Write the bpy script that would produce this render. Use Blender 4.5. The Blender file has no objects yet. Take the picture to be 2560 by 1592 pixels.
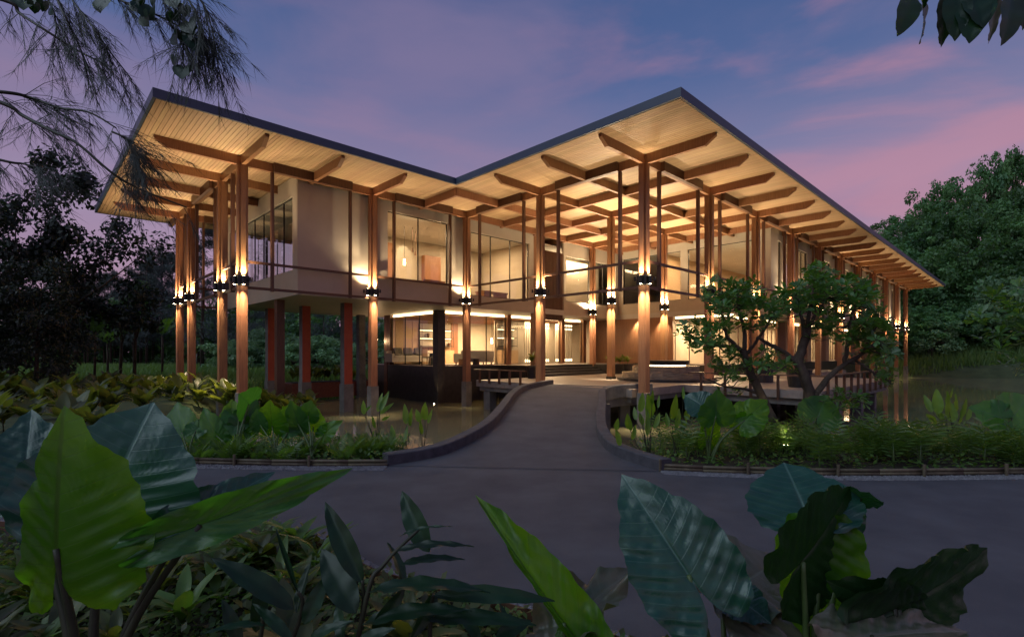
import bpy, math, random
import numpy as np
from mathutils import Vector, Matrix
R = math.radians
sc = bpy.context.scene
COL = sc.collection
rnd = random.Random(7)
nr = np.random.RandomState(11)

# ---------------------------------------------------------------- camera, sky, sun, exposure
F, HOR, EYE = 1265.04, 881.1, 1.7          # focal length and horizon in photo pixels (2560 wide), eye height
cam_d = bpy.data.cameras.new('camera'); cam = bpy.data.objects.new('camera', cam_d); COL.objects.link(cam)
cam.location = (0, 0, EYE); cam.rotation_euler = (R(90), 0, 0)
cam_d.sensor_width = 36; cam_d.lens = 36 * F / 2560
cam_d.shift_y = (HOR - 796) / 2560
cam_d.clip_start = 0.05; cam_d.clip_end = 3000
sc.camera = cam

world = bpy.data.worlds.new('World'); sc.world = world; world.use_nodes = True
SKY_STRENGTH = 1.5
SEED2 = (4.9, 1.3, .2)
def build_sky():
    nt = world.node_tree; nt.nodes.clear(); N = nt.nodes.new; L = nt.links.new
    tc = N('ShaderNodeTexCoord'); sp = N('ShaderNodeSeparateXYZ'); L(tc.outputs['Generated'], sp.inputs[0])
    ramp = N('ShaderNodeValToRGB'); L(sp.outputs['Z'], ramp.inputs[0])
    cr = ramp.color_ramp
    stops = [(0.0, (.220, .135, .185)), (.14, (.235, .155, .220)), (.26, (.185, .150, .235)), (.36, (.105, .112, .205)),
             (.46, (.050, .078, .175)), (.60, (.030, .058, .145)), (1.0, (.027, .050, .125))]
    while len(cr.elements) < len(stops): cr.elements.new(.5)
    for e, (p, c) in zip(cr.elements, stops): e.position = p; e.color = (*c, 1)
    # broad soft bands of thin cloud, and a few brighter pink streaks
    def cloud(scale, lo, hi, seed, zs):
        mp = N('ShaderNodeMapping'); L(tc.outputs['Generated'], mp.inputs[0])
        mp.inputs['Scale'].default_value = (1.0, 1.0, zs); mp.inputs['Location'].default_value = seed
        mp.inputs['Rotation'].default_value = (0, R(-16), 0)
        nz = N('ShaderNodeTexNoise'); nz.inputs['Scale'].default_value = scale; nz.inputs['Detail'].default_value = 6
        nz.inputs['Roughness'].default_value = .52; nz.inputs['Distortion'].default_value = .35
        L(mp.outputs[0], nz.inputs['Vector'])
        mr = N('ShaderNodeMapRange'); mr.interpolation_type = 'SMOOTHSTEP'
        mr.inputs['From Min'].default_value = lo; mr.inputs['From Max'].default_value = hi
        L(nz.outputs['Fac'], mr.inputs[0]); return mr.outputs[0]
    def mixc(fac, a, col, amt):
        m = N('ShaderNodeMath'); m.operation = 'MULTIPLY'; L(fac, m.inputs[0]); m.inputs[1].default_value = amt
        mx = N('ShaderNodeMix'); mx.data_type = 'RGBA'; L(m.outputs[0], mx.inputs[0]); L(a, mx.inputs[6]); mx.inputs[7].default_value = (*col, 1)
        return mx.outputs[2]
    c = mixc(cloud(1.7, .40, .72, (3.1, .4, 1.7), 2.8), ramp.outputs[0], (.150, .112, .190), .60)
    side = N('ShaderNodeMapRange'); side.interpolation_type = 'SMOOTHSTEP'; L(sp.outputs['X'], side.inputs[0])
    side.inputs['From Min'].default_value = 0.0; side.inputs['From Max'].default_value = .55; side.inputs['To Min'].default_value = .22; side.inputs['To Max'].default_value = 1.0
    pk = N('ShaderNodeMath'); pk.operation = 'MULTIPLY'; L(cloud(2.4, .46, .68, SEED2, 3.6), pk.inputs[0]); L(side.outputs[0], pk.inputs[1])
    c = mixc(pk.outputs[0], c, (.34, .150, .190), .52)
    bg = N('ShaderNodeBackground'); L(c, bg.inputs[0]); bg.inputs[1].default_value = SKY_STRENGTH
    out = N('ShaderNodeOutputWorld'); L(bg.outputs[0], out.inputs[0])
build_sky()
sun_d = bpy.data.lights.new('sun', 'SUN'); sun = bpy.data.objects.new('sun', sun_d); COL.objects.link(sun)
sun_d.energy = .85; sun_d.angle = R(45); sun_d.color = (.74, .90, 1.0)     # very soft cool fill, added to lift the foreground
sun.rotation_euler = (R(46), R(0), R(-58))
sc.view_settings.view_transform = 'Standard'; sc.view_settings.look = 'None'
sc.view_settings.exposure = 0.22; sc.view_settings.gamma = 1.0; sc.view_settings.use_curve_mapping = False
sc.render.engine = 'CYCLES'
cy = sc.cycles
cy.use_denoising = True; cy.max_bounces = 7; cy.diffuse_bounces = 3; cy.glossy_bounces = 3; cy.transmission_bounces = 5
cy.transparent_max_bounces = 12; cy.sample_clamp_indirect = 3.0; cy.sample_clamp_direct = 0; cy.caustics_reflective = False; cy.caustics_refractive = False
cy.use_light_tree = True

# ---------------------------------------------------------------- helpers
def at(px, py, Y):
    "world point on the sight line of a photo pixel, at distance Y in front of the camera"
    return Vector(((px - 1280) / F * Y, Y, EYE - (py - HOR) / F * Y))
def ground_at(px, py, z=0.0):
    Y = F * (EYE - z) / (py - HOR); return Vector(((px - 1280) / F * Y, Y, z))

class MB:
    "collects boxes, prisms and tubes; build() links them as one mesh object"
    def __init__(s): s.v = []; s.f = []; s.m = []; s.uv = None
    def box(s, x0, x1, y0, y1, z0, z1, m=0):
        b = len(s.v)
        s.v += [(x0,y0,z0),(x1,y0,z0),(x1,y1,z0),(x0,y1,z0),(x0,y0,z1),(x1,y0,z1),(x1,y1,z1),(x0,y1,z1)]
        s.f += [(b,b+3,b+2,b+1),(b+4,b+5,b+6,b+7),(b,b+1,b+5,b+4),(b+1,b+2,b+6,b+5),(b+2,b+3,b+7,b+6),(b+3,b,b+4,b+7)]
        s.m += [m]*6; return s
    def prism(s, pts, z0, z1, m=0):
        b = len(s.v); n = len(pts)
        s.v += [(x,y,z0) for x,y in pts] + [(x,y,z1) for x,y in pts]
        s.f += [tuple(b+n-1-i for i in range(n)), tuple(b+n+i for i in range(n))]
        s.f += [(b+i, b+(i+1)%n, b+n+(i+1)%n, b+n+i) for i in range(n)]
        s.m += [m]*(n+2); return s
    def cyl(s, c, r0, r1, h, n=12, m=0):
        b = len(s.v)
        for k in range(n): a = 2*math.pi*k/n; s.v.append((c[0]+r0*math.cos(a), c[1]+r0*math.sin(a), c[2]))
        for k in range(n): a = 2*math.pi*k/n; s.v.append((c[0]+r1*math.cos(a), c[1]+r1*math.sin(a), c[2]+h))
        s.f += [(b+k, b+(k+1)%n, b+n+(k+1)%n, b+n+k) for k in range(n)]
        s.f += [tuple(b+n-1-k for k in range(n)), tuple(b+n+k for k in range(n))]; s.m += [m]*(n+2); return s
    def tube(s, pts, rad, n=7, m=0, cap=True):
        pts = [Vector(p) for p in pts]; b = len(s.v); k = len(pts)
        ref = None
        for i, p in enumerate(pts):
            t = (pts[min(i+1, k-1)] - pts[max(i-1, 0)]).normalized()
            if ref is None: ref = t.orthogonal().normalized()
            ref = (ref - t*ref.dot(t)).normalized(); bi = t.cross(ref)
            r = rad[i] if hasattr(rad, '__len__') else rad
            for j in range(n):
                a = 2*math.pi*j/n; q = p + (ref*math.cos(a) + bi*math.sin(a))*r; s.v.append(tuple(q))
        for i in range(k-1):
            for j in range(n):
                a = b+i*n+j; c = b+i*n+(j+1)%n; s.f.append((a, c, c+n, a+n)); s.m.append(m)
        if cap:
            s.f += [tuple(b+n-1-j for j in range(n)), tuple(b+(k-1)*n+j for j in range(n))]; s.m += [m]*2
        return s
    def add(s, verts, faces, m=0):
        b = len(s.v); s.v += [tuple(p) for p in verts]; s.f += [tuple(b+i for i in f) for f in faces]; s.m += [m]*len(faces); return s
    def mesh(s, name, mats, smooth=False):
        me = bpy.data.meshes.new(name); me.from_pydata(s.v, [], s.f)
        for mt in (mats if isinstance(mats, (list, tuple)) else [mats]): me.materials.append(mt)
        me.polygons.foreach_set('material_index', s.m)
        if smooth: me.polygons.foreach_set('use_smooth', [True]*len(s.f))
        me.update(); return me
    def build(s, name, mats, parent=None, smooth=False, **kw):
        return link(name, s.mesh(name, mats, smooth), parent, **kw)
def link(name, me, parent=None, loc=None, rot=None, scale=None, matrix=None):
    o = bpy.data.objects.new(name, me); COL.objects.link(o)
    if parent: o.parent = parent
    if matrix is not None: o.matrix_local = matrix
    if loc is not None: o.location = loc
    if rot is not None: o.rotation_euler = rot
    if scale is not None: o.scale = scale
    return o
def empty(name, loc=(0,0,0), rz=0):
    o = bpy.data.objects.new(name, None); COL.objects.link(o); o.location = loc; o.rotation_euler = (0,0,rz); o.empty_display_size = .1; return o
def tag(o, label, cat, group=None):
    o['label'] = label; o['category'] = cat
    if group: o['group'] = group
    return o
def structure(o): o['kind'] = 'structure'; return o
def stuff(o): o['kind'] = 'stuff'; return o
def np_mesh(name, V, Fc, mat, uv=None, smooth=False):
    V = np.asarray(V, np.float32); Fc = np.asarray(Fc, np.int32); k = Fc.shape[1]
    me = bpy.data.meshes.new(name); me.vertices.add(len(V)); me.vertices.foreach_set('co', V.ravel())
    me.loops.add(Fc.size); me.loops.foreach_set('vertex_index', Fc.ravel())
    me.polygons.add(len(Fc)); me.polygons.foreach_set('loop_start', np.arange(0, Fc.size, k, dtype=np.int32))
    me.polygons.foreach_set('loop_total', np.full(len(Fc), k, np.int32))
    if smooth: me.polygons.foreach_set('use_smooth', np.ones(len(Fc), bool))
    if uv is not None:
        ul = me.uv_layers.new(name='leaf'); ul.data.foreach_set('uv', np.asarray(uv, np.float32)[Fc.ravel()].ravel())
    for m in (mat if isinstance(mat, (list, tuple)) else [mat]): me.materials.append(m)
    me.update(calc_edges=True); me.validate(); return me

# ---------------------------------------------------------------- materials
def new_mat(name):
    m = bpy.data.materials.new(name); m.use_nodes = True; nt = m.node_tree
    return m, nt, nt.nodes['Principled BSDF'], nt.nodes.new, nt.links.new
def noise_mat(name, c1, c2, scale=6, rough=.6, stretch=(1,1,1), bump=0.0, bscale=None, detail=5, spec=.4, c3=None, coord='Object', metal=0):
    m, nt, bs, N, L = new_mat(name)
    tc = N('ShaderNodeTexCoord'); mp = N('ShaderNodeMapping'); mp.inputs['Scale'].default_value = stretch
    L(tc.outputs[coord], mp.inputs[0])
    nz = N('ShaderNodeTexNoise'); nz.inputs['Scale'].default_value = scale; nz.inputs['Detail'].default_value = detail; nz.inputs['Roughness'].default_value = .6
    L(mp.outputs[0], nz.inputs['Vector'])
    rp = N('ShaderNodeValToRGB'); L(nz.outputs['Fac'], rp.inputs[0])
    rp.color_ramp.elements[0].position = .3; rp.color_ramp.elements[0].color = (*c1, 1)
    rp.color_ramp.elements[1].position = .7; rp.color_ramp.elements[1].color = (*c2, 1)
    if c3: e = rp.color_ramp.elements.new(.5); e.color = (*c3, 1)
    L(rp.outputs[0], bs.inputs['Base Color'])
    bs.inputs['Roughness'].default_value = rough; bs.inputs['Specular IOR Level'].default_value = spec; bs.inputs['Metallic'].default_value = metal
    if bump:
        n2 = N('ShaderNodeTexNoise'); n2.inputs['Scale'].default_value = bscale or scale*4; n2.inputs['Detail'].default_value = 6
        L(mp.outputs[0], n2.inputs['Vector']); bp = N('ShaderNodeBump'); bp.inputs['Strength'].default_value = bump; bp.inputs['Distance'].default_value = .02
        L(n2.outputs['Fac'], bp.inputs['Height']); L(bp.outputs[0], bs.inputs['Normal'])
    return m
def emit_mat(name, col, strength):
    m, nt, bs, N, L = new_mat(name); bs.inputs['Base Color'].default_value = (*col, 1)
    bs.inputs['Emission Color'].default_value = (*col, 1); bs.inputs['Emission Strength'].default_value = strength; return m
def object_tint(m, amount=.25, hue=.03):
    "small per-object variation in value, as between planks or plants"
    nt = m.node_tree; bs = nt.nodes['Principled BSDF']; src = bs.inputs['Base Color'].links[0].from_socket
    oi = nt.nodes.new('ShaderNodeObjectInfo'); hs = nt.nodes.new('ShaderNodeHueSaturation'); L = nt.links.new
    mr = nt.nodes.new('ShaderNodeMapRange'); mr.inputs['To Min'].default_value = 1-amount; mr.inputs['To Max'].default_value = 1+amount
    mh = nt.nodes.new('ShaderNodeMapRange'); mh.inputs['To Min'].default_value = .5-hue; mh.inputs['To Max'].default_value = .5+hue
    wn = nt.nodes.new('ShaderNodeTexWhiteNoise'); wn.noise_dimensions = '1D'; L(oi.outputs['Random'], wn.inputs['W'])
    L(oi.outputs['Random'], mr.inputs[0]); L(wn.outputs['Value'], mh.inputs[0]); L(mr.outputs[0], hs.inputs['Value']); L(mh.outputs[0], hs.inputs['Hue'])
    L(src, hs.inputs['Color']); L(hs.outputs[0], bs.inputs['Base Color']); return m
def leaf_mat(name, dark, light, trans=.35, tcol=(.20,.34,.02), rough=.38, veins=0, scale=3, tint=.25, vcol=(.30,.40,.18), spec=.5):
    m, nt, bs, N, L = new_mat(name)
    tc = N('ShaderNodeTexCoord'); nz = N('ShaderNodeTexNoise'); nz.inputs['Scale'].default_value = scale; nz.inputs['Detail'].default_value = 4
    L(tc.outputs['Object'], nz.inputs['Vector'])
    rp = N('ShaderNodeValToRGB'); rp.color_ramp.elements[0].position = .32; rp.color_ramp.elements[1].position = .72
    rp.color_ramp.elements[0].color = (*dark, 1); rp.color_ramp.elements[1].color = (*light, 1); L(nz.outputs['Fac'], rp.inputs[0])
    col = rp.outputs[0]; vmask = None
    if veins:
        uv = N('ShaderNodeUVMap'); uv.uv_map = 'leaf'; sp = N('ShaderNodeSeparateXYZ'); L(uv.outputs[0], sp.inputs[0])
        def mth(op, a, b=None, c=None):
            n = N('ShaderNodeMath'); n.operation = op
            for i, q in enumerate((a, b, c)):
                if q is None: continue
                if isinstance(q, (int, float)): n.inputs[i].default_value = q
                else: L(q, n.inputs[i])
            return n.outputs[0]
        ay = mth('ABSOLUTE', sp.outputs[1]); bend = mth('POWER', ay, 1.25)
        t = mth('MULTIPLY', mth('SUBTRACT', sp.outputs[0], mth('MULTIPLY', bend, .55)), veins)
        fr = mth('ABSOLUTE', mth('SUBTRACT', mth('FRACT', t), .5))           # .5 on the vein line
        lat = mth('SMOOTH_MIN', 1.0, mth('MAXIMUM', 0, mth('MULTIPLY', mth('SUBTRACT', fr, .462), 26)), .1)
        mid = mth('MAXIMUM', 0, mth('SUBTRACT', 1, mth('DIVIDE', ay, .016)))
        vmask = mth('MINIMUM', 1, mth('MAXIMUM', mth('MULTIPLY', lat, .75), mth('MULTIPLY', mid, 1.6)))
        mx = N('ShaderNodeMix'); mx.data_type = 'RGBA'; L(mth('MULTIPLY', vmask, .55), mx.inputs[0]); L(col, mx.inputs[6]); mx.inputs[7].default_value = (*vcol, 1); col = mx.outputs[2]
        pk = N('ShaderNodeTexNoise'); pk.inputs['Scale'].default_value = 26; pk.inputs['Detail'].default_value = 3; L(uv.outputs[0], pk.inputs['Vector'])
        hgt = mth('ADD', mth('MULTIPLY', vmask, -.6), mth('MULTIPLY', pk.outputs['Fac'], .35))
        bp = N('ShaderNodeBump'); bp.inputs['Strength'].default_value = .30; bp.inputs['Distance'].default_value = .006
        L(hgt, bp.inputs['Height']); L(bp.outputs[0], bs.inputs['Normal'])
    oi = N('ShaderNodeObjectInfo'); hs = N('ShaderNodeHueSaturation'); mr = N('ShaderNodeMapRange')
    mr.inputs['To Min'].default_value = 1-tint; mr.inputs['To Max'].default_value = 1+tint; L(oi.outputs['Random'], mr.inputs[0])
    L(mr.outputs[0], hs.inputs['Value']); L(col, hs.inputs['Color']); L(hs.outputs[0], bs.inputs['Base Color'])
    bs.inputs['Roughness'].default_value = rough; bs.inputs['Specular IOR Level'].default_value = spec
    tr = N('ShaderNodeBsdfTranslucent'); tr.inputs['Color'].default_value = (*tcol, 1)
    if vmask is not None:
        mt = N('ShaderNodeMix'); mt.data_type = 'RGBA'; L(vmask, mt.inputs[0]); mt.inputs[6].default_value = (*tcol, 1); mt.inputs[7].default_value = tuple(q*.5 for q in tcol)+(1,)
        L(mt.outputs[2], tr.inputs['Color'])
    mix = N('ShaderNodeMixShader'); mix.inputs[0].default_value = trans
    L(bs.outputs[0], mix.inputs[1]); L(tr.outputs[0], mix.inputs[2]); L(mix.outputs[0], nt.nodes['Material Output'].inputs['Surface'])
    return m
def glass_mat(name, tint=(.93,.95,.94)):
    m, nt, bs, N, L = new_mat(name); nt.nodes.remove(bs)
    tr = N('ShaderNodeBsdfTransparent'); tr.inputs[0].default_value = (*tint, 1)
    gl = N('ShaderNodeBsdfGlossy'); gl.inputs['Roughness'].default_value = .012; gl.inputs[0].default_value = (1,1,1,1)
    lw = N('ShaderNodeLayerWeight'); lw.inputs['Blend'].default_value = .5
    pw = N('ShaderNodeMath'); pw.operation = 'POWER'; pw.inputs[1].default_value = 5; L(lw.outputs['Facing'], pw.inputs[0])
    ad = N('ShaderNodeMath'); ad.operation = 'MULTIPLY_ADD'; ad.inputs[1].default_value = .9; ad.inputs[2].default_value = .035; L(pw.outputs[0], ad.inputs[0])
    mx = N('ShaderNodeMixShader'); L(ad.outputs[0], mx.inputs[0]); L(tr.outputs[0], mx.inputs[1]); L(gl.outputs[0], mx.inputs[2])
    L(mx.outputs[0], nt.nodes['Material Output'].inputs['Surface']); return m

M = {}
M['wood'] = object_tint(noise_mat('timber_brown', (.195,.088,.040), (.305,.150,.073), 3, .42, (14,14,.7), .12, 30, c3=(.25,.115,.054)), .14, .008)
M['wood_dark'] = noise_mat('timber_dark', (.075,.034,.018), (.130,.060,.032), 3, .45, (14,14,.7), .1, 30)
M['soffit'] = object_tint(noise_mat('soffit_board', (.38,.245,.135), (.52,.350,.200), 2.2, .5, (9,.35,9), .06, 20, c3=(.45,.30,.165)), .10, .006)
M['groove'] = noise_mat('groove_dark', (.05,.028,.014), (.07,.04,.02), 3, .8)
M['fascia'] = noise_mat('fascia_metal', (.030,.048,.080), (.042,.064,.100), 1.2, .45, (1,1,1), spec=.5)
M['plaster'] = noise_mat('white_plaster', (.40,.345,.265), (.47,.41,.32), .9, .75, bump=.05, bscale=60)
M['slab'] = noise_mat('slab_plaster', (.42,.385,.33), (.49,.45,.39), .9, .45, bump=.04, bscale=50)
M['concrete'] = noise_mat('concrete_grey', (.125,.120,.110), (.215,.205,.190), 3.2, .8, bump=.22, bscale=40, c3=(.165,.158,.146))
M['kerb'] = noise_mat('kerb_concrete', (.050,.050,.056), (.092,.092,.100), 7, .85, bump=.3, bscale=70, c3=(.070,.070,.078))
M['asphalt'] = noise_mat('asphalt', (.062,.064,.074), (.104,.106,.118), 1.3, .82, bump=.5, bscale=170, detail=9, c3=(.082,.083,.094), spec=.35)
M['bridge_old'] = noise_mat('bridge_asphalt', (.098,.090,.098), (.155,.142,.152), 1.5, .7, (1,1,1), .4, 150, detail=9, c3=(.122,.112,.122), spec=.4)
M['deck'] = noise_mat('deck_terrazzo', (.20,.165,.14), (.30,.255,.215), 5, .45, bump=.1, bscale=60, c3=(.25,.21,.18))
M['dark_stone'] = noise_mat('dark_stone', (.022,.020,.018), (.045,.041,.036), 4, .35, bump=.12, bscale=25)
M['red_terrazzo'] = noise_mat('red_terrazzo', (.110,.028,.018), (.190,.055,.032), 14, .5, bump=.12, bscale=60)
M['red_paint'] = noise_mat('red_paint', (.34,.055,.022), (.42,.085,.034), 2, .5)
M['black'] = noise_mat('black_metal', (.012,.011,.010), (.022,.020,.018), 6, .4, spec=.5)
M['steel_rust'] = noise_mat('rusty_steel', (.070,.030,.016), (.130,.060,.030), 12, .8)
M['bamboo'] = object_tint(noise_mat('bamboo', (.075,.062,.038), (.140,.115,.070), 5, .6, (2,2,2), .2, 30), .2, .01)
M['gravel'] = noise_mat('grey_gravel', (.10,.10,.108), (.24,.24,.255), 14, .85, bump=.3, bscale=60)
M['soil'] = noise_mat('soil', (.022,.017,.012), (.050,.040,.028), 5, .95, bump=.5, bscale=40)
M['grass_ground'] = noise_mat('grass_ground', (.030,.048,.018), (.065,.090,.036), 1.2, .95, bump=.4, bscale=20)
M['bark'] = noise_mat('bark', (.045,.034,.025), (.120,.095,.070), 9, .9, (1,1,.4), .6, 40)
M['bark_pale'] = noise_mat('bark_pale', (.14,.125,.105), (.25,.225,.19), 5, .9, (1,1,.4), .4, 30)
M['sofa'] = noise_mat('cream_fabric', (.52,.46,.37), (.60,.54,.44), 20, .9)
M['cushion'] = noise_mat('dark_fabric', (.06,.055,.045), (.09,.08,.065), 20, .9)
M['glass'] = glass_mat('window_glass')
M['led'] = emit_mat('led_strip', (1, .74, .40), 6)
M['lens'] = emit_mat('lamp_lens', (1, .80, .50), 40)
M['bulb'] = emit_mat('lamp_bulb', (1, .66, .34), 26)
M['screen'] = emit_mat('lit_screen_bead', (1, .80, .50), 5)
M['water'] = None
def water_mat():
    m, nt, bs, N, L = new_mat('pond_water')
    tc = N('ShaderNodeTexCoord'); nz = N('ShaderNodeTexNoise'); nz.inputs['Scale'].default_value = .35; nz.inputs['Detail'].default_value = 4; L(tc.outputs['Object'], nz.inputs['Vector'])
    rp = N('ShaderNodeValToRGB'); rp.color_ramp.elements[0].color = (.15,.148,.085,1); rp.color_ramp.elements[1].color = (.22,.21,.125,1); L(nz.outputs['Fac'], rp.inputs[0]); L(rp.outputs[0], bs.inputs['Base Color'])
    bs.inputs['Roughness'].default_value = .04; bs.inputs['IOR'].default_value = 1.33; bs.inputs['Specular IOR Level'].default_value = .5
    n2 = N('ShaderNodeTexNoise'); n2.inputs['Scale'].default_value = 2.2; n2.inputs['Detail'].default_value = 3; L(tc.outputs['Object'], n2.inputs['Vector'])
    bp = N('ShaderNodeBump'); bp.inputs['Strength'].default_value = .05; bp.inputs['Distance'].default_value = .03; L(n2.outputs['Fac'], bp.inputs['Height']); L(bp.outputs[0], bs.inputs['Normal'])
    return m
M['water'] = water_mat()
M['taro'] = leaf_mat('taro_leaf', (.008,.046,.034), (.020,.080,.054), .14, (.05,.34,.02), .33, veins=8, scale=4, tint=.12, vcol=(.10,.20,.15), spec=.6)  # teal in the base colour stands in for bluish sky sheen
M['taro_lime'] = leaf_mat('taro_leaf_lime', (.035,.120,.010), (.075,.190,.016), .55, (.24,.66,.015), .34, veins=8, scale=4, tint=.1, vcol=(.13,.26,.04), spec=.5)  # yellow-green look of backlit leaves put into the base colour
M['taro_dry'] = leaf_mat('taro_leaf_browning', (.040,.075,.045), (.17,.135,.095), .18, (.20,.24,.05), .34, veins=11, scale=2.2, tint=.1, vcol=(.17,.18,.13), spec=.6)
M['taro_mid'] = leaf_mat('taro_leaf_green', (.025,.095,.026), (.060,.165,.036), .38, (.16,.52,.02), .36, veins=8, scale=4, tint=.25, vcol=(.12,.24,.10), spec=.5)
M['taro_dark'] = leaf_mat('taro_leaf_dark', (.008,.030,.008), (.016,.048,.012), .10, (.05,.26,.01), .4, veins=8, scale=4, tint=.1, vcol=(.03,.07,.02), spec=.3)  # silhouette darkness put into the colour of this leaf copy
M['ginger'] = leaf_mat('ginger_leaf', (.005,.022,.009), (.012,.040,.016), .14, (.06,.22,.02), .38, scale=3, tint=.35, spec=.35)
M['hedge'] = leaf_mat('broad_leaf', (.035,.055,.014), (.085,.110,.032), .34, (.28,.34,.03), .42, scale=2, tint=.35)
M['thalia'] = leaf_mat('water_plant_leaf', (.045,.13,.022), (.11,.22,.038), .42, (.28,.6,.03), .4, scale=2, tint=.3)
M['fern'] = leaf_mat('fern_leaf', (.035,.085,.018), (.10,.18,.040), .34, (.22,.44,.03), .45, scale=2, tint=.35)
M['tree'] = leaf_mat('tree_leaf', (.045,.125,.052), (.13,.27,.085), .30, (.2,.45,.06), .5, scale=.5, tint=.5)
M['tree_mid'] = leaf_mat('tree_leaf_pale', (.12,.26,.13), (.25,.42,.20), .30, (.3,.5,.15), .5, scale=.5, tint=.3)  # pale green leaves; the paleness also stands in for distant mist
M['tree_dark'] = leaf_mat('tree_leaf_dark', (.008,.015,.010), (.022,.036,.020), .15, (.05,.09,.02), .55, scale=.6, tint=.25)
M['pine'] = leaf_mat('casuarina_needle', (.045,.070,.066), (.090,.125,.110), .15, (.06,.1,.04), .6, scale=.5, tint=.3)  # grey-green needles, toned blue-grey to imitate haze over distance
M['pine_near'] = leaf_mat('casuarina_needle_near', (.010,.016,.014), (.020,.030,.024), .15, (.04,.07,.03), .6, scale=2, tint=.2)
M['garden_tree'] = leaf_mat('garden_tree_leaf', (.040,.115,.038), (.11,.23,.060), .30, (.2,.48,.03), .34, scale=1.2, tint=.45)
M['stem'] = noise_mat('green_stem', (.040,.075,.020), (.085,.135,.040), 4, .45)
M['stem_dark'] = noise_mat('dark_stem', (.020,.024,.012), (.045,.050,.024), 4, .55)
M['grass'] = leaf_mat('grass_blade', (.07,.15,.035), (.15,.26,.07), .3, (.25,.45,.06), .55, scale=.4, tint=.2)

# ================================================================ THE SETTING
TH = 0.8042
BX, BY, S = 4.3757, 16.7689, 4.8
d1 = Vector((math.sin(TH), math.cos(TH), 0)); d2 = Vector((-math.cos(TH), math.sin(TH), 0))
def W(u, v, z=0): p = Vector((BX, BY, 0)) + d1*(u*S) + d2*(v*S); return Vector((p.x, p.y, z))
def uv_of(x, y):
    q = Vector((x-BX, y-BY, 0)); return q.dot(d1)/S, q.dot(d2)/S
WATER = -.82; DECK = .47; FLOOR = 1.02

# ---- ground: one sheet to the horizon, sunk under the pond
def sstep(a, b, x): t = np.clip((x-a)/(b-a), 0, 1); return t*t*(3-2*t)
def ground_h(x, y):
    x = np.asarray(x, float); y = np.asarray(y, float)
    h = np.zeros_like(x) - .03
    dx, dy = x-BX, y-BY
    u = (dx*d1.x + dy*d1.y)/S; v = (dx*d2.x + dy*d2.y)/S
    near = sstep(8.7, 10.6, y + .10*np.abs(x-1))                       # bank of the planted beds
    far = 1 - sstep(53, 57, y + .25*np.maximum(0, x-25))
    left = sstep(-11.2, -9.2, x + .35*(y-17) - 1.2*sstep(20, 30, y)*2)      # pond ends left of the building
    back = 1 - sstep(3.9, 4.5, v)
    right = 1 - sstep(60, 70, x)
    pond = near*np.maximum(back, sstep(8, 9, u)*0)*far*left*right
    pond = np.maximum(pond, near*far*right*sstep(10.4, 11.2, u))
    h = h*(1-pond) + (-1.5)*pond
    h = h + .25*sstep(26, 40, y)*(1-pond)*(x < 20)
    hill = sstep(0, 1, (y - 56 + .9*np.maximum(0, x-22)*.55)/70)*sstep(18, 60, x)
    return h + 16*hill
gx = np.sinh(np.linspace(-5.2, 5.2, 190)); gx = gx/gx.max()*900
gy = np.concatenate([np.linspace(-30, 0, 14)[:-1], np.linspace(0, 70, 190)[:-1], 70 + np.geomspace(.6, 1400, 40)])
GX, GY = np.meshgrid(gx, gy); GZ = ground_h(GX, GY)
nx_, ny_ = len(gx), len(gy)
idx = np.arange(nx_*ny_).reshape(ny_, nx_)
gf = np.stack([idx[:-1,:-1].ravel(), idx[:-1,1:].ravel(), idx[1:,1:].ravel(), idx[1:,:-1].ravel()], 1)
structure(link('ground', np_mesh('ground', np.stack([GX.ravel(), GY.ravel(), GZ.ravel()-.02], 1), gf, M['grass_ground'], smooth=True)))
w_ = MB(); w_.add([(-16,9.2,WATER),(70,9.2,WATER),(70,64,WATER),(-16,64,WATER)], [(0,1,2,3)])
structure(w_.build('pond_water', M['water']))

# ---- soil of the beds, road, gravel strips
def sheet(name, pts, z, mat, kind='structure'):
    m = MB(); m.add([(p[0], p[1], z) for p in pts], [tuple(range(len(pts)))]); o = m.build(name, mat); o['kind'] = kind; return o
def smooth_line(pts, n=10):
    P = [Vector(p) for p in pts]; out = []
    for i in range(len(P)-1):
        a, b, c, d = P[max(i-1,0)], P[i], P[i+1], P[min(i+2, len(P)-1)]
        for k in range(n):
            t = k/n; out.append(.5*((2*b) + (c-a)*t + (2*a-5*b+4*c-d)*t*t + (3*b-a-3*c+d)*t**3))
    out.append(P[-1]); return out
farL = [(-30,9.4),(-14,8.7),(-8,8.1),(-4.06,7.62),(-2.6,7.55),(-1.86,7.55)]      # bamboo line, left bed
farR = [(2.12,7.28),(2.9,7.13),(4.55,6.96),(7.1,7.03),(12,7.3),(30,8.6)]          # bamboo line, right bed
nearE = [(-30,6.2),(-9,5.3),(-4.4,4.75),(-2.74,4.51),(-2.05,4.56),(-1.51,4.25),(-1.04,3.79),(-.52,3.51),(-.12,3.31),(.29,3.08),(.72,2.8),(1.5,2.2),(2.4,1.4),(3.6,.4),(6,-1.2),(30,-8)]
nearS = [tuple(p)[:2] for p in smooth_line([(x,y,0) for x,y in nearE], 6)]
farLS = [tuple(p)[:2] for p in smooth_line([(x,y,0) for x,y in farL], 6)]; farRS = [tuple(p)[:2] for p in smooth_line([(x,y,0) for x,y in farR], 6)]
G = .20                                                                        # gravel strip width
road_pts = [(x, y+.20) for x, y in nearS] + [(30, 8.4)] + [(x, y-.22) for x, y in reversed(farRS)] + [(2.12,7.4),(-1.86,7.7)] + [(x, y-.24) for x, y in reversed(farLS)]
def strip(name, line, off0, off1, z, mat):
    m = MB(); n = len(line)
    m.add([(x, y+off0, z) for x, y in line] + [(x, y+off1, z) for x, y in line], [(i, i+1, n+i+1, n+i) for i in range(n-1)])
    return structure(m.build(name, mat))
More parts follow.
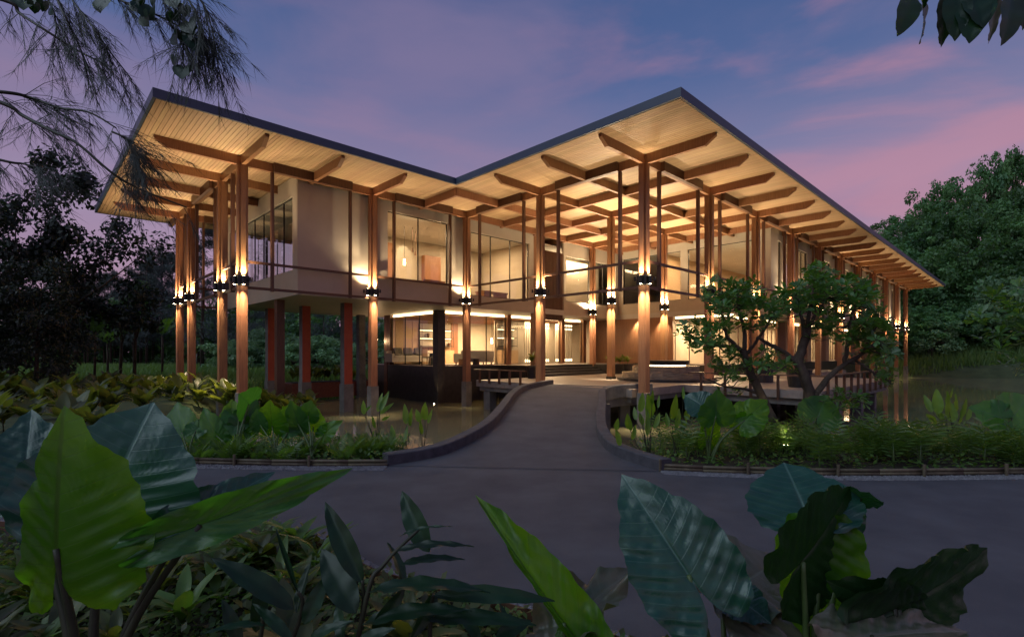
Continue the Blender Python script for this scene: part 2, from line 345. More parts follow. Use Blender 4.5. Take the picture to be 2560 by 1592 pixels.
road = sheet('road', road_pts, 0.0, M['asphalt'])
for nm, ln, a, b in (('gravel_strip', farLS, -.26, .02), ('gravel_strip', farRS, -.24, .02), ('gravel_strip', nearS, -.02, .22)):
    strip(nm, ln, a, b, .004, M['gravel'])
def pebbles(line, a, b, n, seed):
    r = random.Random(seed); m = MB(); segs = [i for i in range(len(line)-1) if -6 < line[i][0] < 8]
    for k in range(n):
        i = r.choice(segs); t = r.random(); x = line[i][0]*(1-t)+line[i+1][0]*t; y = line[i][1]*(1-t)+line[i+1][1]*t + r.uniform(a, b)
        s = r.uniform(.008, .02); an = r.random()*6.3; c, q = math.cos(an)*s, math.sin(an)*s
        m.add([(x+c,y+q,.004),(x-q*.8,y+c*.8,.004),(x-c,y-q,.004),(x+q*.8,y-c*.8,.004),(x+r.uniform(-.4,.4)*s,y+r.uniform(-.4,.4)*s,.004+s*1.1)], [(0,1,4),(1,2,4),(2,3,4),(3,0,4)])
    stuff(m.build('gravel', M['gravel']))
pebbles(farLS, -.26, .02, 2600, 1); pebbles(farRS, -.24, .02, 4200, 2); pebbles(nearS, -.02, .22, 1500, 3)
structure(sheet('bed_soil', [(x, y+.02) for x, y in farLS] + [(-1.86, 9.0), (-30, 12)], .006, M['soil']))
structure(sheet('bed_soil', [(x, y+.02) for x, y in farRS] + [(30, 11), (2.2, 9.0)], .006, M['soil']))
structure(sheet('bed_soil', [(x, y-.02) for x, y in nearS] + [(30, -14), (-30, -14)], .010, M['soil']))

# ---- bridge deck with kerbs, rising from the road to the terrace
kL = smooth_line([(-1.86,7.60,0),(-1.17,8.2,.02),(-.72,9.2,.08),(-.38,10.6,.14),(-.12,12.8,.24),(.12,15.2,.35),(.55,17.3,.43),(1.62,19.75,.47)], 8)
kR = smooth_line([(2.12,7.22,0),(1.78,7.95,.01),(1.62,8.7,.03),(1.66,9.9,.08),(1.86,11.2,.15),(2.15,12.7,.22),(2.55,14.9,.32),(2.80,16.1,.38),(3.25,16.85,.43),(3.95,17.25,.46),(4.75,17.5,.47)], 8)
def lerp_line(L_, n):
    d = [0]
    for a, b in zip(L_, L_[1:]): d.append(d[-1]+(b-a).length)
    out = []; j = 0
    for k in range(n):
        t = d[-1]*k/(n-1)
        while j < len(d)-2 and d[j+1] < t: j += 1
        q = (t-d[j])/max(1e-9, d[j+1]-d[j]); out.append(L_[j].lerp(L_[j+1], min(1,q)))
    return out
a_, b_ = lerp_line(kL, 60), lerp_line(kR, 60)
bm = MB(); n = 60; cols = 8; vv = []; ff = []
for p, q in zip(a_, b_):
    for k in range(cols+1):
        w = p.lerp(q, k/cols); vv.append((w.x, w.y, w.z+.006))
for i in range(n-1):
    for k in range(cols):
        a = i*(cols+1)+k; ff.append((a, a+1, a+cols+2, a+cols+1))
base = len(vv); vv += [(x, y, z-.30) for x, y, z in vv[:base]]; ff += [(a+base, d+base, c+base, b+base) for a, b, c, d in ff]
bm.add(vv, ff); structure(bm.build('bridge_road', M['asphalt'], smooth=True))
def kerb(line, side, w=.21, h=.17, down=.24):
    m = MB(); n = len(line); V = []
    for i, p in enumerate(line):
        t = (line[min(i+1,n-1)]-line[max(i-1,0)]); t.z = 0; t.normalize(); o = Vector((-t.y, t.x, 0))*side
        q = p + o*w
        V += [(p.x,p.y,p.z-down),(p.x,p.y,p.z+h-.015),(p.x+o.x*.015,p.y+o.y*.015,p.z+h),(q.x-o.x*.015,q.y-o.y*.015,p.z+h),(q.x,q.y,p.z+h-.015),(q.x,q.y,p.z-down)]
    fs = []
    for i in range(n-1):
        for k in range(6):
            a, b = i*6+k, i*6+(k+1)%6; fs.append((a, b, b+6, a+6) if side < 0 else (a, a+6, b+6, b))
    fs += [tuple(range(6)), tuple((n-1)*6+5-k for k in range(6))]
    m.add(V, fs); o = m.build('kerb', M['kerb']); return structure(o)
kerb(kL, 1); kerb(kR, -1)
# beam and round piers under the right hand kerb
kb = MB(); off = []
for i, p in enumerate(kR):
    if p.y < 11: continue
    t = kR[min(i+1,len(kR)-1)]-kR[max(i-1,0)]; t.z = 0; t.normalize(); o = Vector((t.y,-t.x,0)); off.append((p+o*.06, p-o*.25))
V = []; fs = []
for q, p in off: V += [(q.x,q.y,q.z-.245),(q.x,q.y,q.z-.55),(p.x,p.y,p.z-.55),(p.x,p.y,p.z-.245)]
for i in range(len(off)-1):
    for k in range(4): a, b = i*4+k, i*4+(k+1)%4; fs.append((a,a+4,b+4,b))
kb.add(V, fs + [(0,1,2,3), tuple(len(V)-1-k for k in range(4))]); structure(kb.build('bridge_beam', M['concrete']))
for x, y in ((2.35,13.6),(2.95,16.2),(3.9,17.6),(-.45,13.0),(.1,17.3)):
    p = MB(); p.box(x-.17,x+.17,y-.17,y+.17,-1.5,.06); structure(p.build('bridge_pier', M['concrete']))

# ================================================================ THE PAVILION
def beam_pts(*p): return p
pav = empty('pavilion', (BX, BY, 0), math.pi/2 - TH)
tag(pav, 'two storey timber pavilion on columns over the pond with a broad flat overhanging roof', 'building')
def PW(x, y, z=0): q = Vector((BX,BY,0)) + d1*x + d2*y; return Vector((q.x, q.y, z))
VC, UA = 1.947*S, -1.9926*S
OV, OL = 2.725, 2.85
ZB, ZT, ZBM = 8.227, 8.444, 7.92
XR, YB = 10*S, VC + 1.95*S
X0, X1, Y1 = UA-OL, XR+OV, YB+OV
# ---- roof: fascia and top as one part, boards and beams as its pieces
rf = MB()
L_out = [(X0, VC-OV), (-OV, VC-OV), (-OV, -OV), (X1, -OV), (X1, Y1), (X0, Y1)]
rf.prism(L_out, ZB+.03, ZT)
roof = rf.build('roof', M['fascia'], pav)
fa = MB(); n = len(L_out)
def inset(poly, d):
    out = []; k = len(poly)
    for i in range(k):
        p, q, r_ = Vector(poly[i-1]), Vector(poly[i]), Vector(poly[(i+1) % k])
        e1 = (q-p).normalized(); e2 = (r_-q).normalized(); n1 = Vector((-e1.y, e1.x)); n2 = Vector((-e2.y, e2.x))
        m_ = (n1+n2); m_ = m_/(m_.dot(n1)); out.append(tuple(q+m_*d))
    return out
ins = inset(L_out, .05); ins2 = inset(L_out, -.02)
V = [(x,y,ZB-.012) for x,y in ins2] + [(x,y,ZT+.02) for x,y in ins2] + [(x,y,ZB-.012) for x,y in ins] + [(x,y,ZT+.02) for x,y in ins]
fs = []
for i in range(n):
    j = (i+1) % n; fs += [(i,j,n+j,n+i), (2*n+j,2*n+i,3*n+i,3*n+j), (j,i,2*n+i,2*n+j), (n+i,n+j,3*n+j,3*n+i)]
fa.add(V, fs); fa.build('fascia', M['fascia'], roof)
gv = MB(); gv.prism(inset(L_out, .06), ZB+.012, ZB+.026); gv.build('backing_board', M['groove'], roof)
PWID, GAP = .120, .011
k = 0; x = X0+.07; plank_mesh = {}
rest = MB()
while x < X1-.15:
    y0 = (VC-OV+.07) if x < -OV+.06 else -OV+.07
    y1 = Y1-.07
    if k < 300:
        key = round(y0,2)
        if key not in plank_mesh:
            m = MB(); m.box(0, PWID-GAP, y0, y1, ZB, ZB+.010); plank_mesh[key] = m.mesh('soffit_plank', M['soffit'])
        link('soffit_plank', plank_mesh[key], roof, loc=(x,0,0))
    else: rest.box(x, x+PWID-GAP, y0, y1, ZB, ZB+.010)
    x += PWID; k += 1
stuff(rest.build('soffit_planks', M['soffit'], roof))
def rafter(axis, c, a, b, tipa, tipb, z0, w=.125):
    "a beam along axis 'x' or 'y' centred on c from a to b; cantilever tips are cut on the slant"
    z1 = ZB+.004; cut = .32; m = MB()
    pr = [(a, z1), (b, z1), (b, z1-.10) if tipb else (b, z0), (b-cut, z0) if tipb else None, (a+cut, z0) if tipa else None, (a, z1-.10) if tipa else (a, z0)]
    pr = [p for p in pr if p]
    nn = len(pr); V = []
    for s_ in (-w/2, w/2):
        for q, z in pr: V.append((q, c+s_, z) if axis == 'x' else (c+s_, q, z))
    m.add(V, [tuple(range(nn)), tuple(nn*2-1-i for i in range(nn))] + [(i, (i+1)%nn, nn+(i+1)%nn, nn+i) for i in range(nn)])
    return m.build('beam', M['wood'], roof)
H = S/2; TIP = 2.42
for i in range(-4, 21):
    x = i*H if i >= 0 else UA*(-i)/4
    a = -TIP if i >= 0 else VC-TIP
    if i == -1: a = VC - 1.0*(VC/4) - .075
    rafter('y', x, a, YB+TIP, i != -1, True, ZBM)
vs = [VC*k/4 for k in range(5)] + [VC + 1.95*S*k/4 for k in range(1, 5)]
for j, y in enumerate(vs):
    a = (-TIP if j < 4 else UA-TIP); 
    if j == 3: a = UA/4 - .075
    rafter('x', y, a, XR + (TIP if j in (0,) else .2), j != 3, j == 0, ZBM+.006)
# ---- columns
plus = lambda r, w: [(-w,-r),(w,-r),(w,-w),(r,-w),(r,w),(w,w),(w,r),(-w,r),(-w,w),(-r,w),(-r,-w),(-w,-w)]
m = MB(); m.prism(plus(.165,.075), 4.24, ZBM+.004); upper_me = m.mesh('upper_post', M['wood'])
m = MB(); m.box(-.135,.135,-.135,.135,.36,3.93)
for zz in np.arange(.7, 3.8, .55):
    for sx in (-.08, .08):
        for dx, dy in ((sx,-.137),(-.137,sx)): m.cyl((dx,dy,zz),.009,.009,.012,6)
lower_me = m.mesh('column', M['wood'])
m = MB(); m.box(-.168,.168,-.168,.168,-1.6,.345); m.box(-.172,.172,-.172,.172,.345,.362); ped_me = m.mesh('pedestal', M['concrete'])
m = MB(); m.box(-.16,.16,-.16,.16,.44,.60); base_me = m.mesh('base_block', M['dark_stone'])
m = MB(); m.box(-.175,.175,-.175,.175,3.925,4.245); 
for (cx, cy) in ((-.235,-.02),(-.02,-.235)):
    m.cyl((cx,cy,3.955),.062,.062,.27,12)
m.box(-.19,.02,-.19,.02,4.03,4.13)
head = (m.v[:], m.f[:], m.m[:])
def lamp_mesh(spots):
    mm = MB(); mm.v, mm.f, mm.m = head[0][:], head[1][:], head[2][:]
    if spots:
        for sx, sy in ((-.30,.16),(.16,-.30)):        # small aimed heads on arms
            mm.cyl((sx,sy,4.06),.035,.035,.13,8); mm.tube([(sx,sy,4.1),(sx*.6,sy*.6,4.1)],.012,5)
    for (cx, cy) in ((-.235,-.02),(-.02,-.235)):
        mm.cyl((cx,cy,4.226),.040,.040,.004,10,1); mm.cyl((cx,cy,3.950),.040,.040,.004,10,1)
    return mm.mesh('lamp', [M['black'], M['lens']])
lamp_a, lamp_b = lamp_mesh(True), lamp_mesh(False)
UP_W, DN_W = 330, 640
def spot(parent, loc, aim, watt, cone=62, blend=.85, col=(1,.76,.48), rad=.035, name='lamp_light'):
    d = bpy.data.lights.new(name, 'SPOT'); d.energy = watt; d.spot_size = R(cone); d.spot_blend = blend; d.color = col; d.shadow_soft_size = rad
    o = bpy.data.objects.new(name, d); COL.objects.link(o); o.parent = parent
    o.location = loc; o.rotation_euler = (Vector(aim)).to_track_quat('-Z', 'Y').to_euler(); return o
def column(x, y, kind='water', heads=False, up=1.0, dn=1.0):
    c = link('column', lower_me, pav, loc=(x,y,0))
    link('upper_post', upper_me, c)
    if kind == 'water': link('pedestal', ped_me, c)
    else: link('base_block', base_me, c)
    lp = link('lamp', lamp_a if heads else lamp_b, c)
    for cx, cy in ((-.235,-.02),(-.02,-.235)):
        tx, ty = (-cx*.25, -cy*.25)
        if up: spot(lp, (cx*1.08, cy*1.08, 4.25), (tx*.5, ty*.5, 1), UP_W*up, 128 if up < 2 else 165, 1.0); spot(lp, (cx*1.12, cy*1.12, 4.25), (tx*1.15, ty*1.15, 1), 330*min(up,1), 25, 1.0)
        if dn: spot(lp, (cx*1.12, cy*1.12, 3.93), (tx*1.0, ty*1.0, -1), DN_W*dn, 52, 1.0); spot(lp, (cx*1.15, cy*1.15, 3.93), (tx*.75, ty*.75, -1), 520*dn, 26, 1.0)
    return c
cols = []
for i in range(0, 11): cols.append((i*S, 0, 'deck' if i in (1,2) else 'water', i < 3))
cols += [(0, VC/2, 'water', True), (0, VC, 'water', True), (UA/2, VC, 'water', True), (UA, VC, 'water', True)]
cols += [(UA, VC+.4868*S, 'water', False), (UA, VC+1.4776*S, 'water', False), (UA, YB, 'water', False)]
cols += [(S, VC/2, 'deck', False), (2*S, VC/2, 'deck', False), (2*S, VC, 'deck', False)]
for x, y, kd, hd in cols: column(x, y, kd, hd, up=(.25 if x == 4*S else 3.6 if (kd == 'deck' and y > 1) else 1))
# ---- screen frames between the columns: rails, mullions, the deeper middle of the edge beam
def bay(x0, y0, x1, y1, mull=(.2, .8)):
    L_ = math.hypot(x1-x0, y1-y0); ax = 'x' if abs(x1-x0) > abs(y1-y0) else 'y'
    fr = MB()
    def seg(t0, t1, z0, z1, w, off=0):
        if ax == 'x':
            lo, hi = sorted((x0+(x1-x0)*t0, x0+(x1-x0)*t1)); fr.box(lo, hi, y0-w/2+off, y0+w/2+off, z0, z1)
        else:
            lo, hi = sorted((y0+(y1-y0)*t0, y0+(y1-y0)*t1)); fr.box(x0-w/2+off, x0+w/2+off, lo, hi, z0, z1)
    e = .14/L_; mw = .045/L_
    cuts = [e] + [q for m_ in mull for q in (m_-mw, m_+mw)] + [1-e]
    for a, b in zip(cuts[::2], cuts[1::2]):
        seg(a, b, 3.83, 3.92, .07); seg(a, b, 4.70, 4.785, .07)
    for m_ in mull: seg(m_-mw, m_+mw, 3.80, ZBM+.004, .12)
    o = fr.build('screen_frame', M['wood_dark'], pav)
    if len(mull) == 2:
        eb = MB(); fr2 = eb; off = -.12
        if ax == 'x':
            lo, hi = sorted((x0+(x1-x0)*mull[0], x0+(x1-x0)*mull[1])); eb.box(lo, hi, y0-.21, y0-.078, ZBM-.012, ZB-.002)
        else:
            lo, hi = sorted((y0+(y1-y0)*mull[0], y0+(y1-y0)*mull[1])); eb.box(x0-.21, x0-.078, lo, hi, ZBM-.012, ZB-.002)
        eb.build('edge_beam', M['wood_dark'], pav)
for i in range(10): bay(i*S, 0, (i+1)*S, 0)
bay(0, 0, 0, VC/2); bay(0, VC/2, 0, VC); bay(UA/2, VC, 0, VC); bay(UA, VC, UA/2, VC)
ya = VC+.4868*S; yb = VC+1.4776*S
bay(UA, VC, UA, ya, (.45,)); bay(UA, ya, UA, yb, (.2,.8)); bay(UA, yb, UA, YB, (.5,))
bay(UA, YB, UA/2, YB); bay(UA/2, YB, 0, YB)

# ---- upper storey walls
YW = 2.0*S + .02; XW = -1.59*S; XA = 2.65*S; YR = .42; YBK = YB-.25
Z0, Z1 = 3.84, 8.20; SILL, HEAD = 4.76, 7.58
def wall(axis, c, a, b, z0, z1, holes, t=.16, name='wall', mat='plaster', parent=None):
    m = MB(); holes = sorted(holes)
    def bx(p, q, za, zb):
        if q-p < 1e-4 or zb-za < 1e-4: return
        if axis == 'x': m.box(p, q, c, c+t, za, zb)
        else: m.box(c, c+t, p, q, za, zb)
    cur = a
    for (p, q, za, zb) in holes:
        bx(cur, p, z0, z1); bx(p, q, z0, za); bx(p, q, zb, z1); cur = q
    bx(cur, b, z0, z1)
    return m.build(name, M[mat], parent or pav)
def window(axis, c, a, b, z0, z1, bars=2, frame='black', d=.05, rail=None):
    fr = MB(); w = .035
    def bx(mm, p, q, za, zb, t0, t1):
        if axis == 'x': mm.box(p, q, c+t0, c+t1, za, zb)
        else: mm.box(c+t0, c+t1, p, q, za, zb)
    bx(fr, a, b, z0, z0+w, 0, d); bx(fr, a, b, z1-w, z1, 0, d); bx(fr, a, a+w, z0+w, z1-w, 0, d); bx(fr, b-w, b, z0+w, z1-w, 0, d)
    for k in range(1, bars+1):
        p = a+(b-a)*k/(bars+1); bx(fr, p-.018, p+.018, z0+w, z1-w, 0, d)
    o = fr.build('window', M[frame], pav)
    for k in range(bars+1):
        g = MB(); p = a+(b-a)*k/(bars+1); q = a+(b-a)*(k+1)/(bars+1)
        bx(g, p+.036 if k == 0 else p+.019, q-.019 if k < bars else q-.036, z0+w+.001, z1-w-.001, d*.4, d*.4+.006)
        g.build('pane', M['glass'], o)
    return o
w1 = (-.824*S, -.179*S, SILL, HEAD); w2 = (.10*S, .93*S, 4.42, 7.45)
wall('x', YW, XW, 1.0*S, Z0, Z1, [w1, w2])
window('x', YW+.09, w1[0], w1[1], w1[2], w1[3], 1); window('x', YW+.09, w2[0], w2[1], w2[2], w2[3], 2)
lw = (YW+.5, YBK-.35, SILL, 7.5)
wall('y', XW, YW+.162, YBK, Z0, Z1, [lw]); window('y', XW+.08, lw[0], lw[1], lw[2], lw[3], 6)
bk = [(XW+.5, -.9*S, SILL, 7.5)]
wall('x', YBK+.002, XW, XR, Z0, Z1, bk); window('x', YBK+.06, *bk[0], 2)
# timber post, slatted panel and the gallery front round the double height hall
m = MB(); m.box(1.005*S, 1.10*S, YW, YW+.25, FLOOR, Z1); m.build('timber_post', M['wood'], pav)
sl = MB()
x = 1.13*S
while x < 1.50*S: sl.box(x, x+.055, YW+.02, YW+.10, 3.55, 7.3); x += .115
sl.build('slat_panel', M['wood_dark'], pav)
m = MB(); m.box(1.12*S, 1.51*S, YW+.11, YW+.16, 3.5, 7.32); m.build('panel_back', M['red_terrazzo'], pav)
wall('x', YW+.003, 1.515*S, XA, Z0, Z1, [(1.56*S, 2.02*S, 4.62, 7.2), (2.06*S, 2.58*S, 4.62, 7.2)])
window('x', YW+.09, 1.56*S, 2.02*S, 4.62, 7.2, 0); window('x', YW+.09, 2.06*S, 2.58*S, 4.62, 7.2, 1)
hw = [(.25*S, 1.03*S, 4.76, 7.62), (1.12*S, 1.62*S, 4.76, 7.62), (1.69*S, 1.94*S, 4.76, 7.62)]
wall('y', XA+.002, YR+.165, YW, Z0, Z1, hw)
for h_ in hw[:2]: window('y', XA+.09, *h_, 1)
window('y', XA+.09, *hw[2], 0)
rw = []
for i in range(2, 10):
    if i == 2: rw.append((2.86*S, 2.97*S, SILL, HEAD)); continue
    rw += [((i+.12)*S, (i+.46)*S, SILL, HEAD), ((i+.54)*S, (i+.88)*S, SILL, HEAD)]
wall('x', YR, XA, XR, Z0, Z1, rw)
for h_ in rw: window('x', YR+.08, *h_, 1 if h_[1]-h_[0] > 1 else 0)
wall('y', XR+.001, YR+.17, YBK, Z0, Z1, [])
m = MB()
m.prism([(XW+.002, YW+.004), (XA-.004, YW+.004), (XA-.004, YR+.004), (XR, YR+.004), (XR, YBK), (XW+.002, YBK)], 3.815, 4.10); m.build('floor_slab', M['slab'], pav)
m = MB(); m.prism([(XW+.17, YW+.17), (XA+.17, YW+.17), (XA+.17, YR+.17), (XR, YR+.17), (XR, YBK-.01), (XW+.17, YBK-.01)], 7.62, 7.70); m.build('ceiling', M['slab'], pav)
for xx in (-.93*S, 1.02*S): wall('y', xx, YW+.17, YBK, 4.10, 7.62, [], .1, 'partition', 'plaster')
m = MB(); m.box(-.82*S, 1.01*S, 2.9*S, 2.9*S+.1, 4.10, 7.62)
m.build('partition', M['plaster'], pav)
x = -.80*S; k = 0
while x < -.30*S:
    m = MB(); m.box(x, x+.30, 2.9*S-.05, 2.9*S-.003, 4.10, 7.3); m.build('wall_panel', M['wood' if k % 2 else 'soffit'], pav); x += .33; k += 1
m = MB(); m.box(.12*S, .34*S, 2.9*S-.30, 2.9*S-.003, 4.10, 6.9); m.build('cupboard', M['wood'], pav)
m = MB(); m.box(XA+.3, XR, 1.35*S, 1.35*S+.1, 4.10, 7.62); m.build('partition', M['soffit'], pav)
m = MB(); m.box(1.52*S, XA, YW+1.6, YW+1.7, 4.10, 7.62); m.build('partition', M['plaster'], pav)

# ---- ground storey
m = MB(); m.box(0, XR, 2.416*S, YBK, -1.4, FLOOR-.02); m.box(5.6*S, XR, .62*S, 2.416*S-.004, -1.4, FLOOR-.02)
m.prism([(4.1, 1.995*S), (XA, 1.995*S), (XA, .62*S), (5.6*S-.004, .62*S), (5.6*S-.004, 2.416*S-.004), (4.1, 2.416*S-.004)], -1.4, FLOOR-.02)
m.build('plinth', M['dark_stone'], pav)
m = MB(); m.prism([(.02, 2.42*S), (4.12, 2.42*S), (4.12, 2.0*S), (XA+.02, 2.0*S), (XA+.02, .63*S), (XR-.02, .63*S), (XR-.02, YBK-.02), (.02, YBK-.02)], FLOOR-.016, FLOOR); m.build('floor', M['deck'], pav)
m = MB(); m.box(-.05,.40,2.416*S-.05,2.416*S+.38,-1.4,3.813); m.build('corner_post', M['dark_stone'], pav)
for u in (1.0, 1.97, 2.42):
    m = MB(); m.box(u*S-.14, u*S+.14, 2.416*S-.10, 2.416*S+.20, FLOOR, 3.813); m.build('timber_post', M['wood'], pav)
m = MB(); m.box(-.02,.16,3.43*S,3.50*S,-1.4,3.813); m.box(-.03,.15,3.36*S,3.42*S,FLOOR,3.813); m.build('timber_post', M['wood_dark'], pav)
GL = 2.416*S
window('x', GL+.06, .41, 1.0*S-.15, FLOOR+.02, 3.66, 2); window('x', GL+.06, 1.0*S+.15, 1.97*S-.15, FLOOR+.02, 3.66, 0)
window('x', GL+.06, 1.97*S+.15, 2.42*S-.15, FLOOR+.02, 3.66, 0)
window('y', .06, GL+.40, 3.355*S, FLOOR+.02, 3.66, 2)
def led(name, b, par=pav):
    m = MB(); m.box(*b); return m.build(name, M['led'], par)
led('led_strip', (.42, 1.0*S-.15, GL+.16, GL+.22, 3.69, 3.79)); led('led_strip', (1.0*S+.15, 1.97*S-.15, GL+.16, GL+.22, 3.69, 3.79)); led('led_strip', (1.97*S+.15, 2.42*S-.15, GL+.16, GL+.22, 3.69, 3.79))
led('led_strip', (.16,.22, GL+.42, 3.36*S, 3.69, 3.79))
led('led_strip', (XA+.12, XA+.18, .5*S, 1.2*S, 3.69, 3.79))
led('led_strip', (XA+.35, 9.6*S, .66*S, .70*S, 3.69, 3.77))
# lounge walls
wall('x', 3.55*S, .2, 2.65*S, FLOOR, 3.81, [], .1, 'lounge_wall', 'plaster')
for k in range(9): 
    m = MB(); m.box(.25+k*.58, .25+k*.58+.54, 3.55*S-.05, 3.55*S-.002, FLOOR, 3.58); m.build('wall_panel', M['wood' if k in (4,5,8) else 'soffit'], pav)
pass; wall('y', 2.66*S, 2.42*S, 3.55*S, FLOOR, 3.81, [], .1, 'lounge_wall', 'plaster')
cs = MB()
y = 2.5*S
while y < 3.5*S: cs.box(.25, 2.6*S, y, y+.09, 3.60, 3.78); y += .42
cs.build('ceiling_slat', M['wood'], pav)
# white lit slat screen behind the entrance glass
for u0, u1 in ((1.06, 1.90), (2.02, 2.38)):
    m = MB(); m.box(u0*S, u1*S, 2.72*S, 2.72*S+.05, FLOOR, 3.8); m.build('screen_back', M['plaster'], pav)
    x = u0*S+.08
    while x < u1*S-.08:
        if u0 < 1.2 and x < 1.42*S: x += .3; continue
        m = MB(); m.box(x-.04, x+.04, 2.58*S, 2.58*S+.05, FLOOR+.10, 3.55); m.build('screen_slat', M['plaster'], pav)
        b_ = MB(); b_.box(x-.03, x+.03, 2.58*S-.03, 2.58*S-.012, 3.40, 3.50); b_.box(x-.03, x+.03, 2.58*S-.03, 2.58*S-.012, 3.18, 3.26); b_.box(x-.03, x+.03, 2.58*S-.03, 2.58*S-.012, FLOOR+.12, FLOOR+.26)
        b_.build('screen_lamp', M['screen'], pav); x += .17
# display shelves on the back wall of the entrance bay
m = MB(); m.box(1.08*S, 1.36*S, 2.70*S, 2.70*S+.03, 1.95, 3.4); m.build('counter_back', M['plaster'], pav)
# warm timber wall and the glazing of the right wing
wl = MB(); wl.box(XA-.02, XA+.10, 1.22*S, 2.40*S, FLOOR, 3.812); wl.build('timber_wall', M['wood'], pav)
bt = MB(); y = 1.225*S
while y < 2.38*S: bt.box(XA-.035, XA-.021, y, y+.075, FLOOR, 3.81); y += .09
bt.build('timber_slats', M['wood'], pav)
window('y', XA+.04, .64*S, 1.20*S, FLOOR+.02, 3.66, 2, 'wood_dark')
for i in range(3, 10):
    window('x', .66*S-.06, (i-.32 if i == 3 else i+.02)*S, (i+.46)*S, FLOOR+.02, 3.66, 2, 'wood_dark')
    m = MB(); m.box((i+.48)*S, (i+.80)*S, .64*S-.06, .64*S+.06, FLOOR, 3.812); m.build('timber_panel', M['wood'], pav)
    m = MB(); m.box((i+.82)*S, (i+1.0)*S, .64*S-.04, .64*S+.06, FLOOR, 3.812); m.build('timber_panel', M['soffit'], pav)
wall('x', 1.25*S, XA+.3, XR, FLOOR, 3.81, [], .1, 'inner_wall', 'plaster')
wall('y', XR-.01, .64*S+.1, 3.8*S, FLOOR, 3.81, [], .1, 'end_wall', 'concrete')
# pilotis under the left wing: grey concrete with one red face, on footings
for u, v in ((-1.011,2.395), (-1.16,2.95), (-1.30,3.46), (-.24,3.62)):
    x, y = u*S, v*S; q = MB(); r_ = .185
    q.box(x-r_, x+r_, y-r_, y+r_, .36, 3.813); q.m[2] = 1 if u < -.5 else 0
    o = q.build('pilotis_column', [M['concrete'], M['red_paint']], pav)
    f_ = MB(); f_.box(x-r_-.03, x+r_+.03, y-r_-.03, y+r_+.03, -1.5, .359); f_.build('footing', M['concrete'], o)
m = MB(); m.box(XW+.1, XW+.4, 2.5*S, 2.5*S+.3, -1.5, 3.813); m.build('timber_post', M['wood_dark'], pav)

# ---- terrace, steps and planter boxes: all on the deck
dk = MB(); dk.prism([(-.25, .30), (.70*S, .30), (.70*S, -.90*S), (2.95*S, -.90*S), (2.95*S, .30), (5.6*S, .30), (5.6*S, .615*S), (XA-.02, .615*S), (XA-.02, 1.74*S), (-.25, 1.74*S)], DECK-.27, DECK)
deck = dk.build('deck', M['deck']); deck.location = pav.location; deck.rotation_euler = pav.rotation_euler; structure(deck)
dbm = MB(); dbm.box(.72*S+.08, 2.95*S-.1, -.90*S+.12, .2, DECK-.50, DECK-.275); dbm.box(-.13, 3.3, .42, 1.72*S, DECK-.46, DECK-.275)
o = dbm.build('deck_beam', M['concrete']); o.location = pav.location; o.rotation_euler = pav.rotation_euler; structure(o)
def pier(x, y, r_=.2):
    m = MB(); m.box(x-r_, x+r_, y-r_, y+r_, -1.6, DECK-.49); o = m.build('deck_pier', M['concrete']); o.location = pav.location; o.rotation_euler = pav.rotation_euler; structure(o)
for u in (.82, 1.5, 2.2, 2.72): pier(u*S, -.78*S); pier(u*S, -.1*S)
pier(.15, 1.2*S); pier(.15, 1.64*S)
st = MB()
for k in range(4): st.box(1.0*S-.5, 1.98*S, 1.745*S+.29*k, 1.995*S-.003 if k < 3 else 1.995*S-.003, DECK+.137*k+.001, DECK+.137*(k+1)-.002)
o = st.build('entrance_steps', M['dark_stone'], pav)
m = MB(); m.box(1.985*S, 2.5*S, 1.60*S, 1.93*S, DECK+.002, FLOOR-.01); m.box(2.03*S, 2.45*S, 1.645*S, 1.885*S, FLOOR-.05, FLOOR-.03)
m.build('planter_box', M['dark_stone'], pav)
rp_ = MB(); rp_.box(-1.02*S, -.02*S, 3.64*S, 3.90*S, -.70, .10); rp_.build('planter_box', M['red_terrazzo'], pav)
so = MB(); so.box(-1.0*S, -.04*S, 3.66*S, 3.88*S, .101, .13); so.build('planter_soil', M['soil'], pav)

# ---- room lamps: unseen area lights and spots, added to light the rooms
def area(loc, size, watt, aim=(0,0,-1), col=(1,.66,.37), name='room_light', sy=None):
    d = bpy.data.lights.new(name, 'AREA'); d.energy = watt; d.size = size; d.color = col
    if sy: d.shape = 'RECTANGLE'; d.size_y = sy
    o = bpy.data.objects.new(name, d); COL.objects.link(o); o.parent = pav; o.location = loc; o.rotation_euler = Vector(aim).to_track_quat('-Z','Y').to_euler(); return o
area((1.2*S, 3.0*S, 3.55), 4.0, 800, sy=2.5); area((1.75*S, 2.5*S, 3.6), 3.4, 420, sy=.5)
area((-.35*S, 2.45*S, 7.5), 2.0, 200); area((.55*S, 2.45*S, 7.5), 2.0, 260); area((2.1*S, 2.3*S, 7.4), 3.0, 330, sy=1)
area((3.0*S, 1.0*S, 3.6), 1.5, 330, sy=1.2)
for i in range(3, 10, 2): area(((i+.9)*S, .95*S, 3.6), 4.0, 300, sy=1.2); area(((i+.9)*S, .8*S, 7.45), 4.0, 300, sy=1.2)
for yy in (1.35, 1.7): spot(pav, (XA-.25, yy*S, 3.75), (.22, 0, -1), 420, 90, .9)  # added spots, a wash to brighten the timber wall
area((XA+.9, .9*S, 7.45), 1.2, 220, sy=3)
# ================================================================ THINGS IN AND ABOUT THE PAVILION
def place(o, x, y, z=0, rz=0):
    "put a thing into the pavilion's grid (metres along the two wings)"
    p = PW(x, y, z); o.location = p; o.rotation_euler = (0, 0, math.pi/2 - TH + rz); return o
